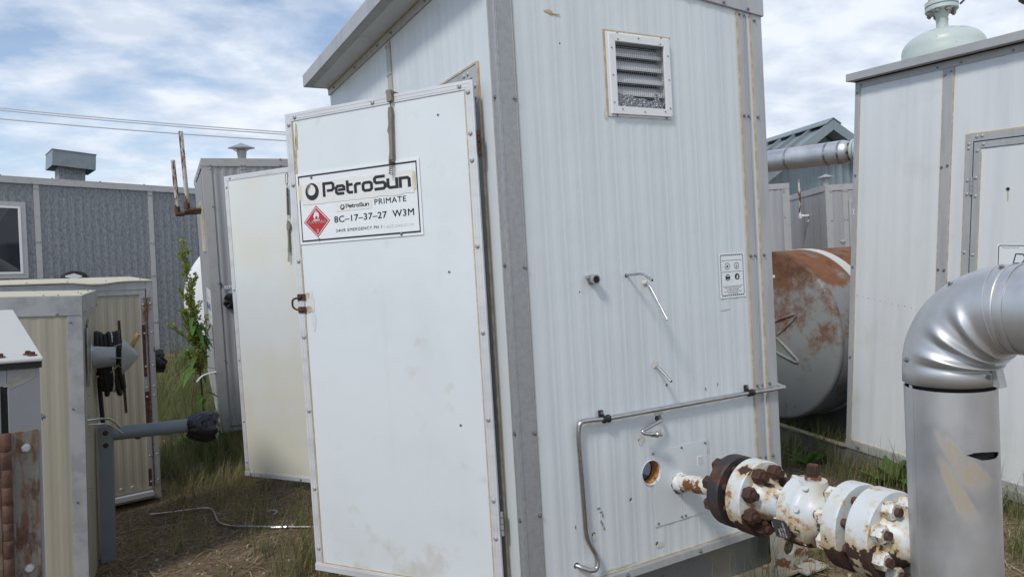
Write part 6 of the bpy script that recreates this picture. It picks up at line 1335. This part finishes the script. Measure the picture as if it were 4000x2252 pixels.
# stones
S_ = ([], [], [])
random.seed(5)
ico = [(0, 0, 1), (.894, 0, .447), (.276, .851, .447), (-.724, .526, .447), (-.724, -.526, .447), (.276, -.851, .447), (.724, .526, -.447), (-.276, .851, -.447), (-.894, 0, -.447), (-.276, -.851, -.447), (.724, -.526, -.447), (0, 0, -1)]
icf = [(0, 1, 2), (0, 2, 3), (0, 3, 4), (0, 4, 5), (0, 5, 1), (1, 6, 2), (2, 7, 3), (3, 8, 4), (4, 9, 5), (5, 10, 1), (6, 7, 2), (7, 8, 3), (8, 9, 4), (9, 10, 5), (10, 6, 1), (11, 7, 6), (11, 8, 7), (11, 9, 8), (11, 10, 9), (11, 6, 10)]
def stones(n, x0, x1, y0, y1):
    k = 0
    while k < n:
        x = random.uniform(x0, x1); y = random.uniform(y0, y1)
        if blocked(x, y): continue
        k += 1; r = .0028 * (1 + random.expovariate(1.0)); r = min(r, .018); o = len(S_[0]); q = Euler((random.random() * 6, random.random() * 6, random.random() * 6)).to_matrix(); t = random.random()
        for v in ico: w = q @ V((v[0] * r * random.uniform(.7, 1.2), v[1] * r * random.uniform(.7, 1.2), v[2] * r * random.uniform(.5, .9))); S_[0].append((x + w.x, y + w.y, gz(x, y) + r * .15 + w.z))
        for f in icf: S_[1].append(tuple(i + o for i in f)); S_[2].append(t)
stones(2600, -1.5, .4, .3, 4.4); stones(1200, 1.4, 3.4, -1.0, 2.0)
M['stone'] = leaf_mat('stone', (.10, .078, .055), (.36, .31, .25), 0.0)
g = tinted('gravel', *S_, M['stone']); tag(g, 'small loose stones sprinkled on the soil', 'gravel', kind='stuff')

# the tall dock gone to seed, and the leafy weeds
def leafy(vs, fs, ts, base, d, L, w, droop, tint, jag=0.0, seg=7, fold=.25, up=None):
    base = V(base); d = V(d).normalized(); s = d.cross(V((0, 0, 1))); s = (s if s.length > .1 else V((1, 0, 0))).normalized(); n = s.cross(d); o = len(vs)
    for k in range(seg + 1):
        t = k / seg; ww = w * .5 * (sin(pi * min(.98, t ** .8 * .96 + .04))) ** .8 * (1 + (jag * (1 if k % 2 else -1))); c = base + d * (L * t) + V((0, 0, -droop * L * t * t))
        vs += [tuple(c - s * ww + n * ww * fold), tuple(c), tuple(c + s * ww + n * ww * fold)]
    for k in range(seg):
        for a in (0, 1): fs.append((o + 3 * k + a, o + 3 * k + a + 1, o + 3 * k + a + 4, o + 3 * k + a + 3)); ts.append(min(1, max(0, tint + random.gauss(0, .06))))
random.seed(9)
DKB = V((-.735, 4.42, gz(-.735, 4.42))); dk = thing('dock_weed', 'tall green dock weed gone to seed in front of the grey shed', 'plant', DKB)
HD = 1.80; spine = [V((-.02 + .03 * sin(t * 3) - .075 * t, .05 * t, HD * t)) for t in [i / 12 for i in range(13)]]
obj('stem', MB().tube(spine, [.011 * (1 - .75 * i / 12) for i in range(13)], 8), M['stem'], dk)
vs, fs, ts = [], [], []; br = MB()
def seedrun(p, d, L, r):
    p = V(p); d = V(d).normalized(); n = int(L / .0105)
    for i in range(n):
        t = i / n; c = p + d * (L * t) + V((0, 0, .10 * L * t * t)); rr = r * (1 - .55 * t)
        for j in range(5):
            a = random.uniform(0, 2 * pi); e = random.uniform(-.4, 1.0); q = V((cos(a), sin(a), e)).normalized(); b0 = c + q * rr * random.uniform(.1, .8); l = random.uniform(.016, .034); s = q.cross(V((random.random(), random.random(), random.random()))).normalized() * l * .36; o = len(vs)
            vs.extend([tuple(b0), tuple(b0 + q * l * .5 + s), tuple(b0 + q * l), tuple(b0 + q * l * .5 - s)]); fs.append((o, o + 1, o + 2, o + 3)); ts.append(random.random())
def at(t): i = min(11, int(t * 12)); return spine[i].lerp(spine[i + 1], t * 12 - i)
seedrun(at(.66), spine[12] - at(.66), (spine[12] - at(.66)).length, .036)
for k in range(42):
    t = random.uniform(.36, .93); a = random.uniform(0, 2 * pi); L = (.27 - .20 * (t - .4) / .55) * random.uniform(.4, 1.3); d = V((cos(a) * .62, sin(a) * .62, 1.0)); seedrun(at(t), d, L, .022); obj('branch', MB().tube([at(t), at(t) + d.normalized() * L], .003, 5), M['stem_green'], dk)
dd = V((-.66, -.1, .60)); seedrun(at(.50), dd, .30, .024); obj('branch', MB().tube([at(.50), at(.50) + dd.normalized() * .3], .003, 5), M['stem_green'], dk)
tinted('seed_heads', vs, fs, ts, M['dock_seed'], dk)
vs, fs, ts = [], [], []
for k in range(34):
    t = random.uniform(.03, .66); a = random.uniform(0, 2 * pi); leafy(vs, fs, ts, at(t), (cos(a), sin(a), .35), random.uniform(.14, .30), random.uniform(.035, .065), random.uniform(.5, 1.1), random.random() * .6)
tinted('leaves', vs, fs, ts, M['leaf'], dk)
def rosette(label, x, y, n, L0, L1, w, rise, seed, jag=.12, stalk=None, name='broadleaf_weed'):
    random.seed(seed); b0 = gp(x, y); t = thing(name, label, 'plant', b0); vs, fs, ts = [], [], []
    for k in range(n):
        a = 2 * pi * k / n + random.uniform(-.3, .3); leafy(vs, fs, ts, (0, 0, .0), (cos(a), sin(a), random.uniform(*rise)), random.uniform(L0, L1), w * random.uniform(.7, 1.15), random.uniform(.15, .7), random.random(), jag, 10)
    if stalk:
        for (hx, hy, hz) in stalk: obj('stalk', MB().tube([(0, 0, 0), (hx * .4, hy * .4, hz * .6), (hx, hy, hz)], [.004, .003, .002], 6), M['stem'], t)
    tinted('leaves', vs, fs, ts, M['leaf'], t); return t
rosette('big leafy dandelion weed at the corner of the right shelter skid', 2.83, .40, 11, .20, .36, .075, (.6, 2.6), 31, stalk=[(.05, -.22, .20), (.12, -.36, .14)])
rosette('broad leaf weed standing in front of the rusty tank', 2.80, .98, 8, .18, .32, .07, (.5, 2.4), 32)
rosette('upright leafy weed in the dark gap under the tank', 3.05, .90, 7, .16, .30, .05, (1.6, 4.0), 33)
rosette('flat spreading leafy weed on the soil behind the valve', 2.25, .02, 8, .10, .20, .05, (.1, .5), 34)
rosette('reddish weed at the foot of the riser beside the right shelter', 2.95, -.30, 8, .12, .22, .04, (.6, 2.0), 35, stalk=[(.1, .1, .18), (-.06, .1, .16)])
rosette('clump of leafy weeds behind the black wrapped pipe end', -.88, 4.35, 16, .20, .42, .08, (.7, 2.8), 36, stalk=[(.1, .05, .75), (-.05, .1, .7)])
rosette('bright leafy weed growing at the base of the tall dock', -.62, 4.60, 14, .16, .34, .07, (.5, 2.2), 37)
rosette('leafy weed among the grass left of the open far door', -.72, 3.92, 9, .12, .24, .05, (.5, 2.0), 38)

# ------------------------------------------------------------------ repeats share a group
for o in COL.objects:
    if o.parent is None and "category" in o and "group" not in o and o.get("kind") is None:
        g = {'equipment_cabinet': 'old cabinets standing at the left', 'equipment_shelter': 'white equipment shelters', 'metal_shed': 'grey ribbed sheds', 'door_spring': 'door springs in cloth sleeves', 'steel_tube': 'bent stainless tubes', 'power_line': 'power lines in the sky', 'broadleaf_weed': 'leafy weeds on the ground'}.get(o.name.split('.')[0])
        if g: o["group"] = g
